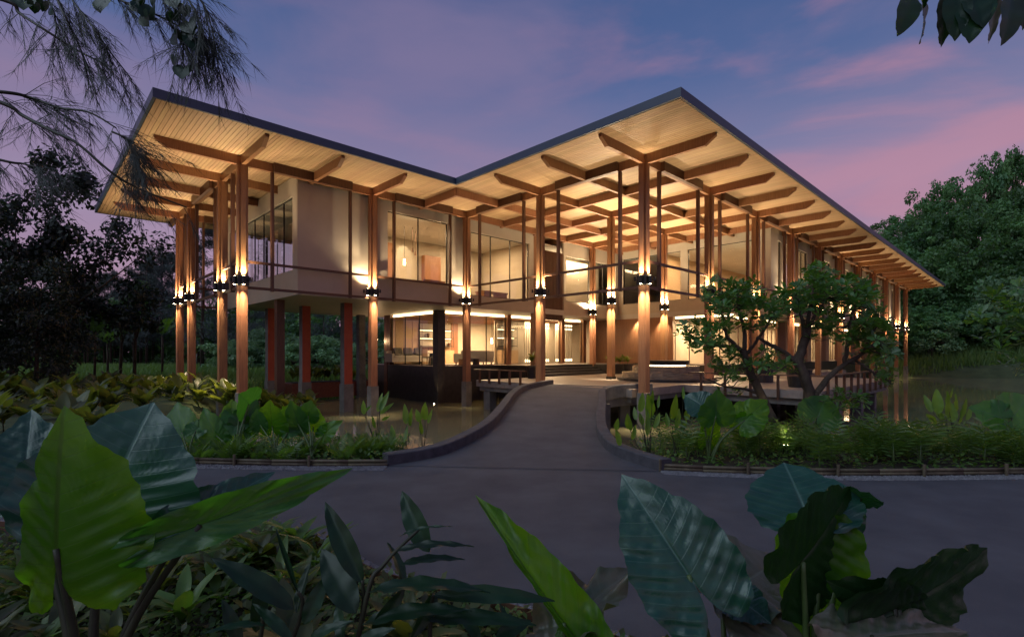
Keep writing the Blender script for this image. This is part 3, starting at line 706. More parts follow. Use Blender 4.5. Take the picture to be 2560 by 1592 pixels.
# railings on the terrace edge
def railing(pts, label, n_posts, top, foot):
    root = empty('railing', (BX, BY, 0), math.pi/2 - TH); tag(root, label, 'railing', None)
    hr = MB()
    for i in range(len(pts)-1):
        (xa, ya), (xb, yb) = pts[i], pts[i+1]; w = .06
        if abs(xa-xb) > abs(ya-yb): hr.box(min(xa,xb)-(w if i else 0), max(xa,xb)+.05, ya-w, ya+w, top-.045, top)
        else: hr.box(xa-w, xa+w, min(ya,yb)+(w+.001 if i == 0 and len(pts) > 2 else 0), max(ya,yb)+.05, top-.046, top-.001)
    hr.build('handrail', M['wood_dark'], root)
    m = MB(); m.box(-.035,-.010,-.04,.04,foot,top-.047); m.box(.010,.035,-.04,.04,foot,top-.047); post = m.mesh('post', M['wood_dark'])
    for i in range(len(pts)-1):
        (xa, ya), (xb, yb) = pts[i], pts[i+1]; k = n_posts[i]
        for j in range(k):
            t = (j+.5)/k
            link('post', post, root, loc=(xa+(xb-xa)*t, ya+(yb-ya)*t, 0), rot=(0,0,0 if abs(xa-xb) > abs(ya-yb) else math.pi/2))
    return root
railing([(.70*S-.06, .06), (.70*S-.06, -.90*S-.06), (2.95*S, -.90*S-.06)], 'long low timber railing round the terrace edge beside the small tree', (5, 11), DECK+.50, DECK-.33)
railing([(-.31, 1.08*S), (-.31, 1.74*S)], 'short low timber railing with five posts left of the driveway', (5,), DECK+.50, DECK-.10)
# stepped stone fountain with a dark bowl
ft = empty('fountain'); place(ft, 1.22*S, .52*S, DECK); tag(ft, 'low stepped stone fountain with a black bowl on the terrace', 'fountain')
def oct_(r, k=28): return [(r*math.cos(2*math.pi*i/k), r*math.sin(2*math.pi*i/k)) for i in range(k)]
wet = noise_mat('wet_stone', (.06,.045,.03), (.40,.31,.20), 5, .16, (.6,.6,14), .45, 18)
m = MB(); m.prism(oct_(2.12), .002, .11); m.build('basin', M['dark_stone'], ft)
m = MB(); m.prism(oct_(1.90), .112, .36); m.build('lower_tier', wet, ft)
m = MB(); m.prism(oct_(1.45), .361, .64); m.build('upper_tier', wet, ft)
m = MB(); m.prism(oct_(.86), .641, .685); m.build('light_ring', M['led'], ft)
m = MB(); m.cyl((0,0,.69),.98,1.02,.19,28); m.build('bowl', M['black'], ft)
# pots
def pot(x, y, r0, r1, h, z, label, name='plant_pot'):
    o = empty(name); place(o, x, y, z); tag(o, label, 'pot')
    m = MB(); m.cyl((0,0,0), r0, r1, h, 20); m.build('pot_body', M['black'], o)
    m = MB(); m.cyl((0,0,h-.03), r1-.04, r1-.04, .035, 20); m.build('pot_soil', M['soil'], o); return o
pot(1.05*S, -.66*S, .34, .42, .62, DECK+.003, 'large black tapered pot at the terrace corner behind the railing')
pot(1.5*S, -.25*S, .36, .36, .55, DECK+.003, 'dark square shouldered pot on the terrace behind the tree trunk')
pot(.55*S, 1.6*S, .20, .26, .55, DECK+.003, 'dark pot with pale spotted plant left of the entrance steps')
pot(2.12*S, 1.52*S, .16, .24, .55, DECK+.003, 'small black pot with white leaved plant right of the planter')
# lounge furniture
def sofa(x, y, rz, w, label, back_h=.78):
    o = empty('sofa'); place(o, x, y, FLOOR, rz); tag(o, label, 'sofa')
    m = MB(); m.box(-w/2, w/2, -.40, .40, .16, .40); m.build('sofa_base', M['sofa'], o)
    m = MB(); m.box(-w/2+.16, w/2-.16, -.42, .22, .401, .52); m.build('seat', M['sofa'], o)
    m = MB(); m.box(-w/2, w/2, .24, .46, .401, back_h); m.build('backrest', M['sofa'], o)
    for s_ in (-1, 1):
        m = MB(); m.box(*(sorted((s_*(w/2-.15), s_*w/2))), -.40, .238, .402, .62); m.build('arm', M['sofa'], o)
        for t_ in (-.32, .36):
            m = MB(); m.box(s_*(w/2-.12)-.025, s_*(w/2-.12)+.025, t_-.025, t_+.025, 0, .159); m.build('leg', M['wood_dark'], o)
    return o
sofa(1.35, 3.30*S, 0, 3.3, 'long cream sofa against the lounge back wall left of the corner post')
sofa(3.1, 2.62*S, math.pi, 2.2, 'cream sofa with its back to the glass right of the corner post')
for k, (x, lab) in enumerate(((.35,'dark cushion at the left end of the long cream sofa'), (1.0,'dark cushion in the middle of the long cream sofa'), (1.7,'dark cushion nearest the black side table on the sofa'))):
    m = MB(); m.box(-.24,.24,-.07,.07,-.2,.2); c = m.build('cushion', M['cushion']); tag(c, lab, 'cushion'); place(c, x, 3.30*S+.10, FLOOR+.74, 0); c.rotation_euler.x = -.28
t = empty('side_table'); place(t, 1.75, 3.05*S, FLOOR); tag(t, 'round black side table in front of the long cream sofa', 'table')
m = MB(); m.cyl((0,0,.62),.36,.36,.03,18); m.build('table_top', M['black'], t); m = MB(); m.cyl((0,0,0),.22,.12,.619,14); m.build('table_base', M['black'], t)
def chair(x, y, rz, label, z):
    o = empty('chair'); place(o, x, y, z, rz); tag(o, label, 'chair')
    m = MB(); m.box(-.26,.26,-.26,.26,.40,.45); m.build('seat', M['cushion'], o)
    m = MB(); m.box(-.26,.26,.22,.26,.46,.84); m.build('backrest', M['wood'], o)
    for sx in (-.24,.24):
        for sy in (-.24,.24):
            m = MB(); m.box(sx-.02,sx+.02,sy-.02,sy+.02,0,.399); m.build('leg', M['wood'], o)
chair(.7, 2.80*S, .4, 'slim timber armchair facing the long cream sofa', FLOOR); chair(5*.55, 2.33*S, 2.6, 'red brown timber chair at the desk in the upper room', 4.102)
t = empty('coffee_table'); place(t, 2.3, 2.50*S, FLOOR); tag(t, 'low white topped coffee table behind the glass right of the corner post', 'table')
m = MB(); m.box(-.55,.55,-.3,.3,.34,.38); m.build('table_top', M['sofa'], t)
for sx in (-.48,.48):
    m = MB(); m.box(sx-.03,sx+.03,-.25,.25,0,.339); m.build('leg', M['wood'], t)
def shelf(x, y, w, label, z0=1.55):
    o = empty('wall_shelf'); place(o, x, y, FLOOR); tag(o, label, 'shelf')
    for z in (1.05, 1.55, 2.05):
        m = MB(); m.box(-w/2, w/2, -.18, .12, z, z+.03); m.build('shelf_board', M['black'], o)
    for k in range(4):
        q = -w/2+.02 + (w-.04)*k/3; m = MB(); m.box(q-.012,q+.012,-.19,-.181,1.0,2.5); m.build('upright', M['black'], o)
    m = MB(); m.box(-w/2, w/2, .125, .15, 1.0, 2.45); m.build('shelf_back', M['plaster'], o)
    m = MB(); m.box(-w/2, w/2, -.25, .12, 0, .82); m.build('cabinet', M['soffit'], o)
    m = MB(); m.box(-w/2, w/2, .10, .12, 2.02, 2.045); m.box(-w/2, w/2, .10, .12, 1.52, 1.545); m.build('shelf_light', M['led'], o)
    return o
shelf(.75*S, 3.50*S, 2.4, 'open black wall shelf with lit back behind the cream sofa')
shelf(1.22*S, 2.70*S-.16, 1.35, 'lit display shelf over a timber counter by the entrance')
for k, (x, z, r0, r1, h) in enumerate(((.62,1.585,.05,.09,.26),(.80,1.585,.10,.05,.22),(.95,1.085,.09,.09,.2))):
    m = MB(); m.cyl((0,0,0),r0,r1,h,12); o = m.build('vase', M['wood_dark']); place(o, x*S, 3.50*S-.03, FLOOR+z); tag(o, ('slim dark vase on the middle board of the black wall shelf','round dark vase with narrow neck on the black wall shelf','squat dark jar on the lowest board of the black wall shelf')[k], 'vase')
def pendant(x, y, z, top, label, watt=25, r=.06):
    o = empty('pendant_lamp'); place(o, x, y, z); tag(o, label, 'lamp')
    m = MB(); m.cyl((0,0,-.14), r, r*.8, .28, 12); m.build('bulb', M['bulb'], o)
    m = MB(); m.cyl((0,0,.141), .010, .010, top-z-.14, 6); m.build('cord', M['black'], o)
    d = bpy.data.lights.new('lamp_light', 'POINT'); d.energy = watt; d.color = (1,.60,.30); d.shadow_soft_size = .08
    l = bpy.data.objects.new('lamp_light', d); COL.objects.link(l); l.parent = o; l.location = (0,-.12,0)
def wall_lamp(x, y, z, label, watt=25):
    o = empty('wall_lamp'); place(o, x, y, z); tag(o, label, 'lamp')
    m = MB(); m.cyl((0,0,-.12), .045, .065, .24, 12); m.build('bulb', M['bulb'], o)
    m = MB(); m.cyl((0,.0,-.20), .03, .03, .079, 8); m.box(-.02,.02,0.0,.20,-.19,-.15); m.build('bracket', M['black'], o)
    d = bpy.data.lights.new('lamp_light', 'POINT'); d.energy = watt; d.color = (1,.60,.30); d.shadow_soft_size = .08
    l = bpy.data.objects.new('lamp_light', d); COL.objects.link(l); l.parent = o; l.location = (-.1,-.14,0)
wall_lamp(-.18, 3.62*S, 2.35, 'bare glowing wall lamp outside the lounge left of its glass', 30)
pendant(.60, GL+.50, 2.40, 3.8, 'glowing pendant lamp just inside the lounge beside the dark corner post', 22)
pendant(1.0*S-.75, GL+.55, 2.35, 3.8, 'glowing pendant lamp in the lounge near the second timber post', 22)
pendant(-.40*S, 2.42*S, 5.95, 7.62, 'glowing pendant lamp in the upper window of the left wing', 40, .05)
for k, (x, y) in enumerate(((-.60,2.45),(-.47,2.52),(-.33,2.38),(-.22,2.5))):
    o = MB(); o.cyl((0,0,0),.012,.012,1.0,6); o.cyl((0,0,-.18),.05,.03,.18,8); q = o.build('pendant_rod', M['wood_dark']); place(q, x*S, y*S, 6.62); tag(q, 'unlit slim pendant rod hanging in the left upper room window', 'lamp', 'pendant rods in the upper room')
t = empty('table'); place(t, -.5*S, 2.4*S, 4.102); tag(t, 'dark dining table below the pendant lamp in the upper room', 'table')
m = MB(); m.box(-.9,.9,-.45,.45,.70,.75); m.build('table_top', M['wood_dark'], t); m = MB(); m.box(-.3,.3,-.2,.2,0,.699); m.build('table_base', M['wood_dark'], t)
m = MB(); m.cyl((0,0,.0),.10,.05,.06,12); m.cyl((0,0,.061),.05,.05,.05,12); m.cyl((0,0,.112),.16,.24,.14,16); o = m.build('bowl', M['black']); tag(o, 'footed black bowl on the dark dining table upstairs', 'bowl'); place(o, -.72*S, 2.32*S, 4.853)
t = empty('desk'); place(t, .62*S, 2.28*S, 4.102); tag(t, 'brown timber desk behind the second upper window', 'desk')
m = MB(); m.box(-.85,.85,-.35,.35,.70,.76); m.build('desk_top', M['wood'], t)
for s_ in (-1,1): m = MB(); m.box(s_*.6-.22,s_*.6+.22,-.3,.3,0,.699); m.build('drawer_box', M['wood'], t)
m = MB(); m.box(-.3,.9,.0,.05,-.0,.9); o = m.build('headboard_panel', M['wood']); place(o, -.33*S, 2.1*S, 4.1); tag(o, 'stepped timber partition panel low in the left upper window', 'panel')
spot(pav, (-.15*S, 2.75*S, 7.55), (.25,.9,-1), 60, 60, .5); spot(pav, (.72*S, 2.72*S, 7.55), (.0,.9,-1), 70, 55, .4)
m = MB(); m.tube([(0.16*math.cos(a),0,.16*math.sin(a)) for a in np.linspace(0,6.28,17)],.02,6); o = m.build('ring_ornament', M['wood_dark']); place(o, .72*S, 2.9*S-.06, 5.75); tag(o, 'round ring ornament on the lit wall of the upper study', 'ornament')

# bamboo edging along the two far beds, rusty steel along the near one
def edging(line, x0, x1, label, zt=.10):
    root = empty('bamboo_edging', (0,0,0)); tag(root, label, 'edging')
    pts = [Vector((x,y,0)) for x,y in line if x0 <= x <= x1]; pts = lerp_line(pts, int((pts[-1]-pts[0]).length/.62)+2)
    for i in range(len(pts)-1):
        for z in (.035, .085):
            a, b = pts[i], pts[i+1]; m = MB(); j = rnd.uniform(-.006,.006); dd = (b-a); ks = [0,.32,.34,.36,.66,.68,.70,1]; rr = [.024,.024,.027,.024,.024,.027,.024,.024]
            m.tube([a+dd*(.004+q*.992)+Vector((0,0,z+j)) for q in ks], rr, 7); m.build('bamboo_pole', M['bamboo'], root, smooth=True)
        if i % 2 == 0:
            m = MB(); m.tube([pts[i]+Vector((0,-.045,-.05)), pts[i]+Vector((rnd.uniform(-.01,.01),-.045,.17))], .021, 7); m.build('stake', M['bamboo'], root)
edging(farLS, -9, -1.8, 'low bamboo pole edging along the bed left of the driveway'); edging(farRS, 2.1, 9, 'low bamboo pole edging along the bed right of the driveway')
m = MB(); ln = nearS; k = len(ln)
V = [(x,y,-.05) for x,y in ln]+[(x,y,.09) for x,y in ln]+[(x,y-.012,.09) for x,y in ln]+[(x,y-.012,-.05) for x,y in ln]
m.add(V, [(i,i+1,k+i+1,k+i) for i in range(k-1)]+[(k+i,k+i+1,2*k+i+1,2*k+i) for i in range(k-1)]+[(2*k+i,2*k+i+1,3*k+i+1,3*k+i) for i in range(k-1)])
tag(m.build('steel_edging', M['steel_rust']), 'curved rusty steel edging strip round the nearest planting bed', 'edging')
# ================================================================ PLANTS
# ---- leaf shapes (unit length along x from the stalk to the tip, normal along z)
def interp(t, xs, ys): return np.interp(t, xs, ys)
def taro_leaf(name, mat, seed, ripple=.035, cup=.10, droop=.12, fold=0.0, nr_=18, nt=96, lobes=1.0, left=1.0):
    r = np.random.RandomState(seed); th = np.linspace(-180, 180, nt+1)
    A = np.array([0,5,12,22,38,60,85,115,140,156,168,175,180.]); Rr = np.array([1,.92,.84,.755,.67,.60,.57,.565*lobes,.55*lobes,.48*lobes,.34*lobes,.17,.06])
    rad = interp(np.abs(th), A, Rr); ph = r.rand(4)*6.28
    edge = 1 + .022*np.sin(R(1)*th*13+ph[0]) + .012*np.sin(R(1)*th*27+ph[1]); edge[np.abs(th) < 6] = 1
    rad = rad*edge; V = []; U = []
    for i in range(nr_+1):
        q = i/nr_; rr = q**.85
        x = rr*rad*np.cos(R(1)*th); y = rr*rad*np.sin(R(1)*th); ay = np.abs(y); y = np.where(y > 0, y*left, y)
        t = (x - .55*ay**1.25)*8
        z = .009*np.cos(2*np.pi*t+np.pi)*np.minimum(1, ay*7)*min(1, q*2)*-1 + .005*np.sin(x*31+seed)*np.sin(y*27+seed*2)*min(1, q*2)
        z = z + ripple*rr**4*(np.sin(R(1)*th*9+ph[2]) + .6*np.sin(R(1)*th*15+ph[3]))*np.minimum(1, ay*6)
        z = z + cup*ay**2*2 - droop*np.maximum(x, 0)**2 - droop*.8*np.minimum(x, 0)**2 + fold*ay - .012*np.exp(-(ay/.02)**2)
        V.append(np.stack([x, y, z], 1)); U.append(np.stack([x, y], 1))
    V = np.concatenate(V); U = np.concatenate(U); w = nt+1
    i, j = np.meshgrid(np.arange(nr_), np.arange(nt), indexing='ij'); a = (i*w+j).ravel()
    return np_mesh(name, V, np.stack([a, a+w, a+w+1, a+1], 1), mat, U, True)
def lance_leaf(name, mat, seed, width=.2, arch=.25, fold=.25, nx=18, ny=8, ripple=.012, pos=.42, notch=0):
    r = np.random.RandomState(seed); V = []; U = []
    for i in range(nx+1):
        t = i/nx; wv = width/2*np.sin(np.pi*t**(np.log(.5)/np.log(pos)))**.8 + .004 if 0 < t < 1 else .004
        for j in range(ny+1):
            s_ = j/ny*2-1; y = wv*s_
            z = -arch*t*t + fold*abs(y) + ripple*math.sin(t*22+seed+s_*2)*abs(s_) + .006*math.cos(t*60+abs(s_)*6)*min(1, abs(s_)*2)
            V.append((t, y, z)); U.append((t, y*2))
    w = ny+1; i, j = np.meshgrid(np.arange(nx), np.arange(ny), indexing='ij'); a = (i*w+j).ravel()
    return np_mesh(name, V, np.stack([a, a+w, a+w+1, a+1], 1), mat, U, True)
def place_leaf(me, parent, a, b, hint, width=1.0, roll=0.0, name='leaf', thick=1.0):
    "lay a leaf from point a (stalk) to point b (tip) with its face turned towards the direction hint"
    a, b = Vector(a), Vector(b); X = b-a; L_ = X.length; X.normalize(); h = Vector(hint); Z = (h - X*h.dot(X)).normalized(); Y = Z.cross(X)
    if roll: q = Matrix.Rotation(roll, 3, X); Z = q @ Z; Y = q @ Y
    mt = Matrix(((X.x*L_, Y.x*L_*width, Z.x*L_*thick, a.x), (X.y*L_, Y.y*L_*width, Z.y*L_*thick, a.y), (X.z*L_, Y.z*L_*width, Z.z*L_*thick, a.z), (0,0,0,1)))
    pm = parent.matrix_basis.inverted() if parent else Matrix(); return link(name, me, parent, matrix=pm @ mt)
def stalk(parent, pts, r0, r1, mat='stem', name='stalk', bow=None):
    P = smooth_line(pts, 6) if len(pts) > 2 else [Vector(p) for p in pts]
    k = len(P); inv = parent.matrix_basis.inverted(); m = MB(); m.tube([inv @ p for p in P], [r0+(r1-r0)*i/(k-1) for i in range(k)], 8); return m.build(name, M[mat], parent, smooth=True)
TARO = {('taro', k): taro_leaf('taro_leaf', M['taro'], 10+k, [.022,.028,.016][k], [.10,.05,.16][k], [.10,.22,.05][k]) for k in range(3)}
TARO.update({('taro_lime', k): taro_leaf('taro_leaf', M['taro_lime'], 20+k, [.03,.05,.02][k], [.06,.10,.02][k], [.10,.2,.06][k]) for k in range(3)})
TARO.update({('taro_dry', k): taro_leaf('taro_leaf', M['taro_dry'], 30+k, [.06,.09,.04][k], [.08,.16,.02][k], [.10,.25,.06][k]) for k in range(3)})
for k in range(3): TARO[('taro_mid', k)] = taro_leaf('taro_leaf', M['taro_mid'], 80+k, [.03,.045,.02][k], [.10,.05,.16][k], [.10,.22,.05][k], nr_=10, nt=60)
for k in range(3): TARO[('taro_dark', k)] = taro_leaf('taro_leaf', M['taro_dark'], 50+k, .022, .08, .1)
TARO[('taro_lime', 4)] = taro_leaf('taro_leaf', M['taro_lime'], 28, .03, .05, .08, left=.12)
TARO[('taro_lime', 3)] = taro_leaf('taro_leaf', M['taro_lime'], 27, .03, .05, .05, left=.32)
def taro_plant(label, base, leaves, group=None, sr=(.016,.008), smat='stem'):
    root = empty('taro_plant', base); tag(root, label, 'plant', group)
    for (a, b, hint, wd, mat, k) in leaves:
        place_leaf(TARO[(mat, k)], root, a, b, hint, wd)
        a = Vector(a); mid = Vector(base).lerp(a, .55); mid.x = base[0]*.65 + a.x*.35; mid.y = base[1]*.65 + a.y*.35
        stalk(root, [Vector(base)+Vector((rnd.uniform(-.03,.03), rnd.uniform(-.03,.03), 0)), mid, a], sr[0], sr[1], smat)
    return root
CAMD = Vector((0,-1,.15)); UP = Vector((0,0,1))

# ---- nearest plants: elephant ears at the left
g = at
taro_plant('giant lime green and blue green elephant ear plant nearest the left edge', (-1.72, 2.05, 0.0), [
    (g(140,1372,2.0), g(143,1014,2.02), (.10,-1,.05), 1.15, 'taro_lime', 3),
    (g(262,1262,2.25), g(372,998,2.42), (.25,-1,.35), 1.35, 'taro', 0),
    (g(500,1312,2.1), g(888,1168,2.4), (.05,-1,.1), .25, 'taro_mid', 0),
    (g(60,1200,2.3), g(75,1018,2.45), (.5,-1,.2), .85, 'taro', 2),
    (g(88,1240,2.4), g(20,1180,2.4), (0,-.7,1), 1.1, 'taro', 1),
    (g(470,1300,2.3), g(690,1166,2.6), (.1,-.9,.5), .42, 'taro', 0)], sr=(.024,.011), smat='stem_dark')
taro_plant('elephant ear plant with a tattered curling leaf in the middle of the front bed', (.22, 2.05, 0), [
    (g(1410,1556,2.1), g(1178,1234,2.35), (.1,-1,-.05), .40, 'taro_lime', 4),
    (g(1424,1560,2.15), g(1583,1375,2.4), (-.5,-.6,.8), .50, 'taro_dry', 1),
    (g(1430,1580,2.1), g(1500,1640,2.0), (0,-1,.3), .9, 'taro_lime', 2)], sr=(.016,.008))
taro_plant('large elephant ear plant with a long drooping blue green leaf', (.86, 2.0, 0), [
    (g(1722,1437,2.0), g(1553,1180,2.2), (-.15,-1,.25), .80, 'taro', 0),
    (g(1830,1470,2.3), g(1960,1390,2.5), (0,-.6,.9), 1.4, 'taro_dry', 2),
    (g(1800,1440,2.4), g(1905,1360,2.7), (-.2,-.6,.9), 1.1, 'taro_dry', 0),
    (g(1850,1500,2.2), g(1930,1545,2.1), (0,-.5,1), 1.5, 'taro', 1)], sr=(.018,.009))
taro_plant('tall elephant ear plant with a torn dark green leaf near the right', (1.20, 2.05, 0), [
    (g(2010,1270,2.25), g(1962,1146,2.45), (-.2,-1,.25), 1.55, 'taro', 0),
    (g(2007,1404,2.05), g(2155,1225,2.2), (.45,-1,-.2), 1.05, 'taro_dark', 0),
    (g(2120,1290,2.3), g(2150,1372,2.3), (.3,-1,.4), 1.1, 'taro', 2),
    (g(2052,1395,2.15), g(2066,1660,2.1), (-.05,-1,.1), .80, 'taro_lime', 2),
    (g(2150,1245,2.25), g(2200,1225,2.1), (.4,-.4,1), .8, 'taro', 1)], sr=(.017,.009))
taro_plant('elephant ear plant with one dark outstretched leaf at the lower right', (1.62, 2.05, 0), [
    (g(2247,1523,2.1), g(2524,1388,2.35), (-.1,-1,-.15), .48, 'taro_dark', 1),
    (g(2235,1520,2.1), g(2085,1465,2.0), (0,-1,-.1), .62, 'taro_dark', 2),
    (g(2180,1590,1.95), g(2430,1560,2.1), (0,-.35,1), .45, 'taro_dry', 2)], sr=(.016,.009), smat='stem_dark')
# ---- ginger like plants in the middle foreground
GING = [lance_leaf('ginger_leaf', M['ginger'], k, [.20,.24,.17][k], [.10,.22,.32][k], [.5,.3,.2][k]) for k in range(3)]
def ginger(label, base, leaves, stems):
    root = empty('ginger_plant', base); tag(root, label, 'plant')
    for (ax, ay, aY, bx, by, bY, wd, k, hint) in leaves: place_leaf(GING[k], root, g(ax,ay,aY), g(bx,by,bY), hint, wd)
    for pts in stems: stalk(root, [Vector(base)] + [g(*p) for p in pts], .012, .006, 'stem_dark')
ginger('dark green ginger plant with a split upright leaf in the centre foreground', (-.70, 1.95, .02), [
    (906,1456,2.0, 808,1252,2.1, 1.15,0,(.3,-1,.1)), (1073,1379,2.1, 999,1226,2.2, 1.6,0,(-.2,-1,.4)), (1000,1340,2.05, 1107,1283,2.0, .5,2,(0,-.3,1)),
    (985,1380,2.0, 1158,1318,1.95, .75,2,(0,-.35,1)), (1000,1412,2.0, 1146,1363,2.0, 1.0,2,(0,-.4,1)), (920,1480,1.95, 1194,1402,1.9, 1.0,2,(0,-.25,1)),
    (890,1532,1.95, 797,1364,2.05, 1.5,1,(.4,-1,.2)), (905,1560,1.9, 1140,1466,1.85, 1.05,2,(.1,-.35,1)), (1010,1460,2.1, 985,1345,2.2, 1.2,1,(.8,-.5,.1)),
    (930,1590,1.9, 1010,1480,1.9, 1.3,1,(.5,-.8,.5)), (860,1600,1.9, 830,1500,2.0, 1.3,1,(-.3,-1,.4)), (890,1610,1.85, 960,1560,1.8, 1.6,2,(0,-.7,1))],
    [[(902,1560,2.0),(906,1450,2.0)], [(915,1500,1.98),(960,1410,2.02),(1050,1320,2.1)]])
ginger('dark low ginger plant with broad shadowed leaves left of centre', (-1.08, 1.95, .02), [
    (735,1522,1.95, 542,1378,1.9, .95,1,(-.2,-.5,.9)), (745,1480,2.0, 687,1314,2.1, .35,0,(.5,-1,.2)), (660,1562,1.9, 530,1546,1.8, 1.1,2,(0,-.3,1)),
    (742,1530,2.0, 770,1400,2.1, 1.2,0,(-.4,-1,.2)), (760,1560,1.95, 815,1440,2.0, 1.4,1,(.3,-1,.3)), (640,1580,1.95, 660,1440,2.0, 1.3,1,(.8,-.8,.2)),
    (730,1600,1.9, 640,1500,1.9, 1.2,2,(0,-.6,1)), (770,1600,1.9, 850,1540,1.85, 1.2,2,(0,-.7,1)), (600,1610,1.9, 560,1500,1.9, 1.2,1,(.6,-.8,.4))],
    [[(745,1560,2.0),(745,1478,2.0)], [(650,1600,1.95),(655,1540,1.95)]])
ginger('dark ginger plant with long arching leaves right of centre', (-.33, 1.95, .02), [
    (1082,1486,2.0, 1367,1470,1.9, .85,2,(0,-.75,.7)), (1070,1550,1.95, 1322,1512,1.9, .95,2,(0,-.5,.9)), (1090,1480,2.05, 1040,1600,1.9, 1.3,1,(.6,-1,.2)),
    (1240,1590,2.0, 1330,1545,2.05, 1.5,1,(0,-.8,.6)), (1200,1600,2.05, 1150,1520,2.1, 1.4,1,(.4,-.9,.4)), (1270,1570,2.1, 1250,1500,2.2, 1.2,0,(.5,-.8,.2))],
    [[(1075,1570,2.0),(1084,1484,2.0)], [(1250,1590,2.05)]])
# ---- low planting inside the front bed
def leafy(name, label, x, y, z, n, ln, meshes, spread=1.0, tilt=(.3,1.0), group=None, cat='plant', wd=1.0, seed=None, sm='stem', height=0.0):
    r = random.Random(seed if seed is not None else rnd.random()); root = empty(name, (x,y,z)); tag(root, label, cat, group)
    for k in range(n):
        an = 6.283*(k+r.uniform(-.35,.35))/n*1.0 + 2.4*k*.0; t = r.uniform(*tilt); L_ = ln*r.uniform(.7,1.15); h0 = height*r.uniform(.35,1)
        p0 = Vector((0,0,h0)); dirv = Vector((math.cos(an)*t*spread, math.sin(an)*t*spread, 1)).normalized()
        X = dirv*L_; Z = (UP*1.0 - dirv*dirv.z + Vector((math.cos(an),math.sin(an),0))*-.15).normalized(); xx = dirv; Z = (Z - xx*Z.dot(xx)).normalized(); Y = Z.cross(xx)
        mt = Matrix(((X.x, Y.x*L_*wd, Z.x*L_, p0.x),(X.y, Y.y*L_*wd, Z.y*L_, p0.y),(X.z, Y.z*L_*wd, Z.z*L_, p0.z),(0,0,0,1)))
        link('leaf', r.choice(meshes), root, matrix=mt)
    if height:
        m = MB(); m.tube([(0,0,-.05),(r.uniform(-.03,.03),r.uniform(-.03,.03),height)], [.014,.008], 6); m.build('stalk', M[sm], root, smooth=True)
    return root
LOWL = [lance_leaf('low_leaf', M['hedge'], 5+k, .30, .35, .3, 10, 4) for k in range(2)]
LOWG = [lance_leaf('low_leaf', M['fern'], 8+k, .24, .45, .3, 10, 4) for k in range(2)]
for i in range(46):
    x = rnd.uniform(-3.6, -.4); y = rnd.uniform(2.3, 4.2)
    if y > np.interp(x, [p[0] for p in nearS[:80]], [p[1] for p in nearS[:80]])-.25: continue
    leafy('low_leaf_plant', 'small strap leaved plant among the low growth of the front bed', x, y, .01, rnd.randint(7,11), rnd.uniform(.20,.36), LOWL if i % 3 else LOWG, tilt=(.3,1.4), group='low leafy plants of the front bed', height=rnd.uniform(.05,.25))
def frond(name, mat, n=13, w=.24):
    V = []; Fc = []
    def pt(t): return Vector((t, 0, .35*t - .55*t*t))
    for k in range(n):
        t = .10+.88*k/(n-1); L_ = w*math.sin(math.pi*min(1, (t*.92+.10)))**.8 * 1.0+.02
        for s_ in (-1, 1):
            p = pt(t); q = p + Vector((.09+.05*t, s_*L_, -.04)); o = Vector((.030, 0, 0)); b = len(V)
            V += [tuple(p-o*.8), tuple(p.lerp(q,.5)-o+Vector((0,0,.012))), tuple(q), tuple(p.lerp(q,.5)+o+Vector((0,0,.012)))]; Fc.append((b,b+1,b+2,b+3))
    for k in range(6):
        b = len(V); p, q = pt(k/6), pt((k+1)/6); o = Vector((0,.006,0)); V += [tuple(p-o),tuple(p+o),tuple(q+o),tuple(q-o)]; Fc.append((b,b+1,b+2,b+3))
    return np_mesh(name, V, Fc, mat)
FERN = [frond('frond', M['fern'], 14, .20), frond('frond', M['fern'], 12, .26)]
CUTL = [frond('cut_leaf', M['fern'], 8, .34), frond('cut_leaf', M['fern'], 7, .42)]
for i, (x, y) in enumerate([(-2.5,4.0),(-2.2,4.2),(-2.9,4.05),(-1.9,3.95),(-3.2,4.2),(-2.6,3.5),(-3.5,3.7),(-2.9,3.2)]):
    leafy('fern', 'small feathery fern inside the curve of the steel edging', x, y, .01, 7, .34, FERN, tilt=(.5,1.5), group='ferns inside the steel edging')
def creeper(n, x0, x1, y0, y1, size, name, mat, zmax, seed, cond=None):
    r = np.random.RandomState(seed); P = np.stack([r.uniform(x0,x1,n), r.uniform(y0,y1,n), r.uniform(.01,zmax,n)], 1)
    if cond is not None: P = P[cond(P)]
    n = len(P); a = r.rand(n)*6.28; t = r.uniform(-.5,.9,n); s_ = size*r.uniform(.5,1.3,n)
    D = np.stack([np.cos(a)*np.cos(t), np.sin(a)*np.cos(t), np.sin(t)], 1)*s_[:,None]; Sd = np.stack([-np.sin(a), np.cos(a), r.uniform(-.5,.5,n)], 1)*s_[:,None]*.32
    V = np.stack([P, P+D*.5+Sd, P+D, P+D*.5-Sd], 1).reshape(-1,3); b = np.arange(n)*4
    return stuff(link(name, np_mesh(name, V, np.stack([b,b+1,b+2,b+3],1), mat)))
ex, ey = [p[0] for p in nearS], [p[1] for p in nearS]
creeper(30000, -4.5, 2.6, 1.6, 4.8, .055, 'ground_cover', M['fern'], .12, 5, lambda P: P[:,1] < np.interp(P[:,0], ex, ey)-.03)
creeper(6000, -4.5, 1.5, 1.6, 4.8, .075, 'ground_cover', M['hedge'], .20, 6, lambda P: P[:,1] < np.interp(P[:,0], ex, ey)-.05)

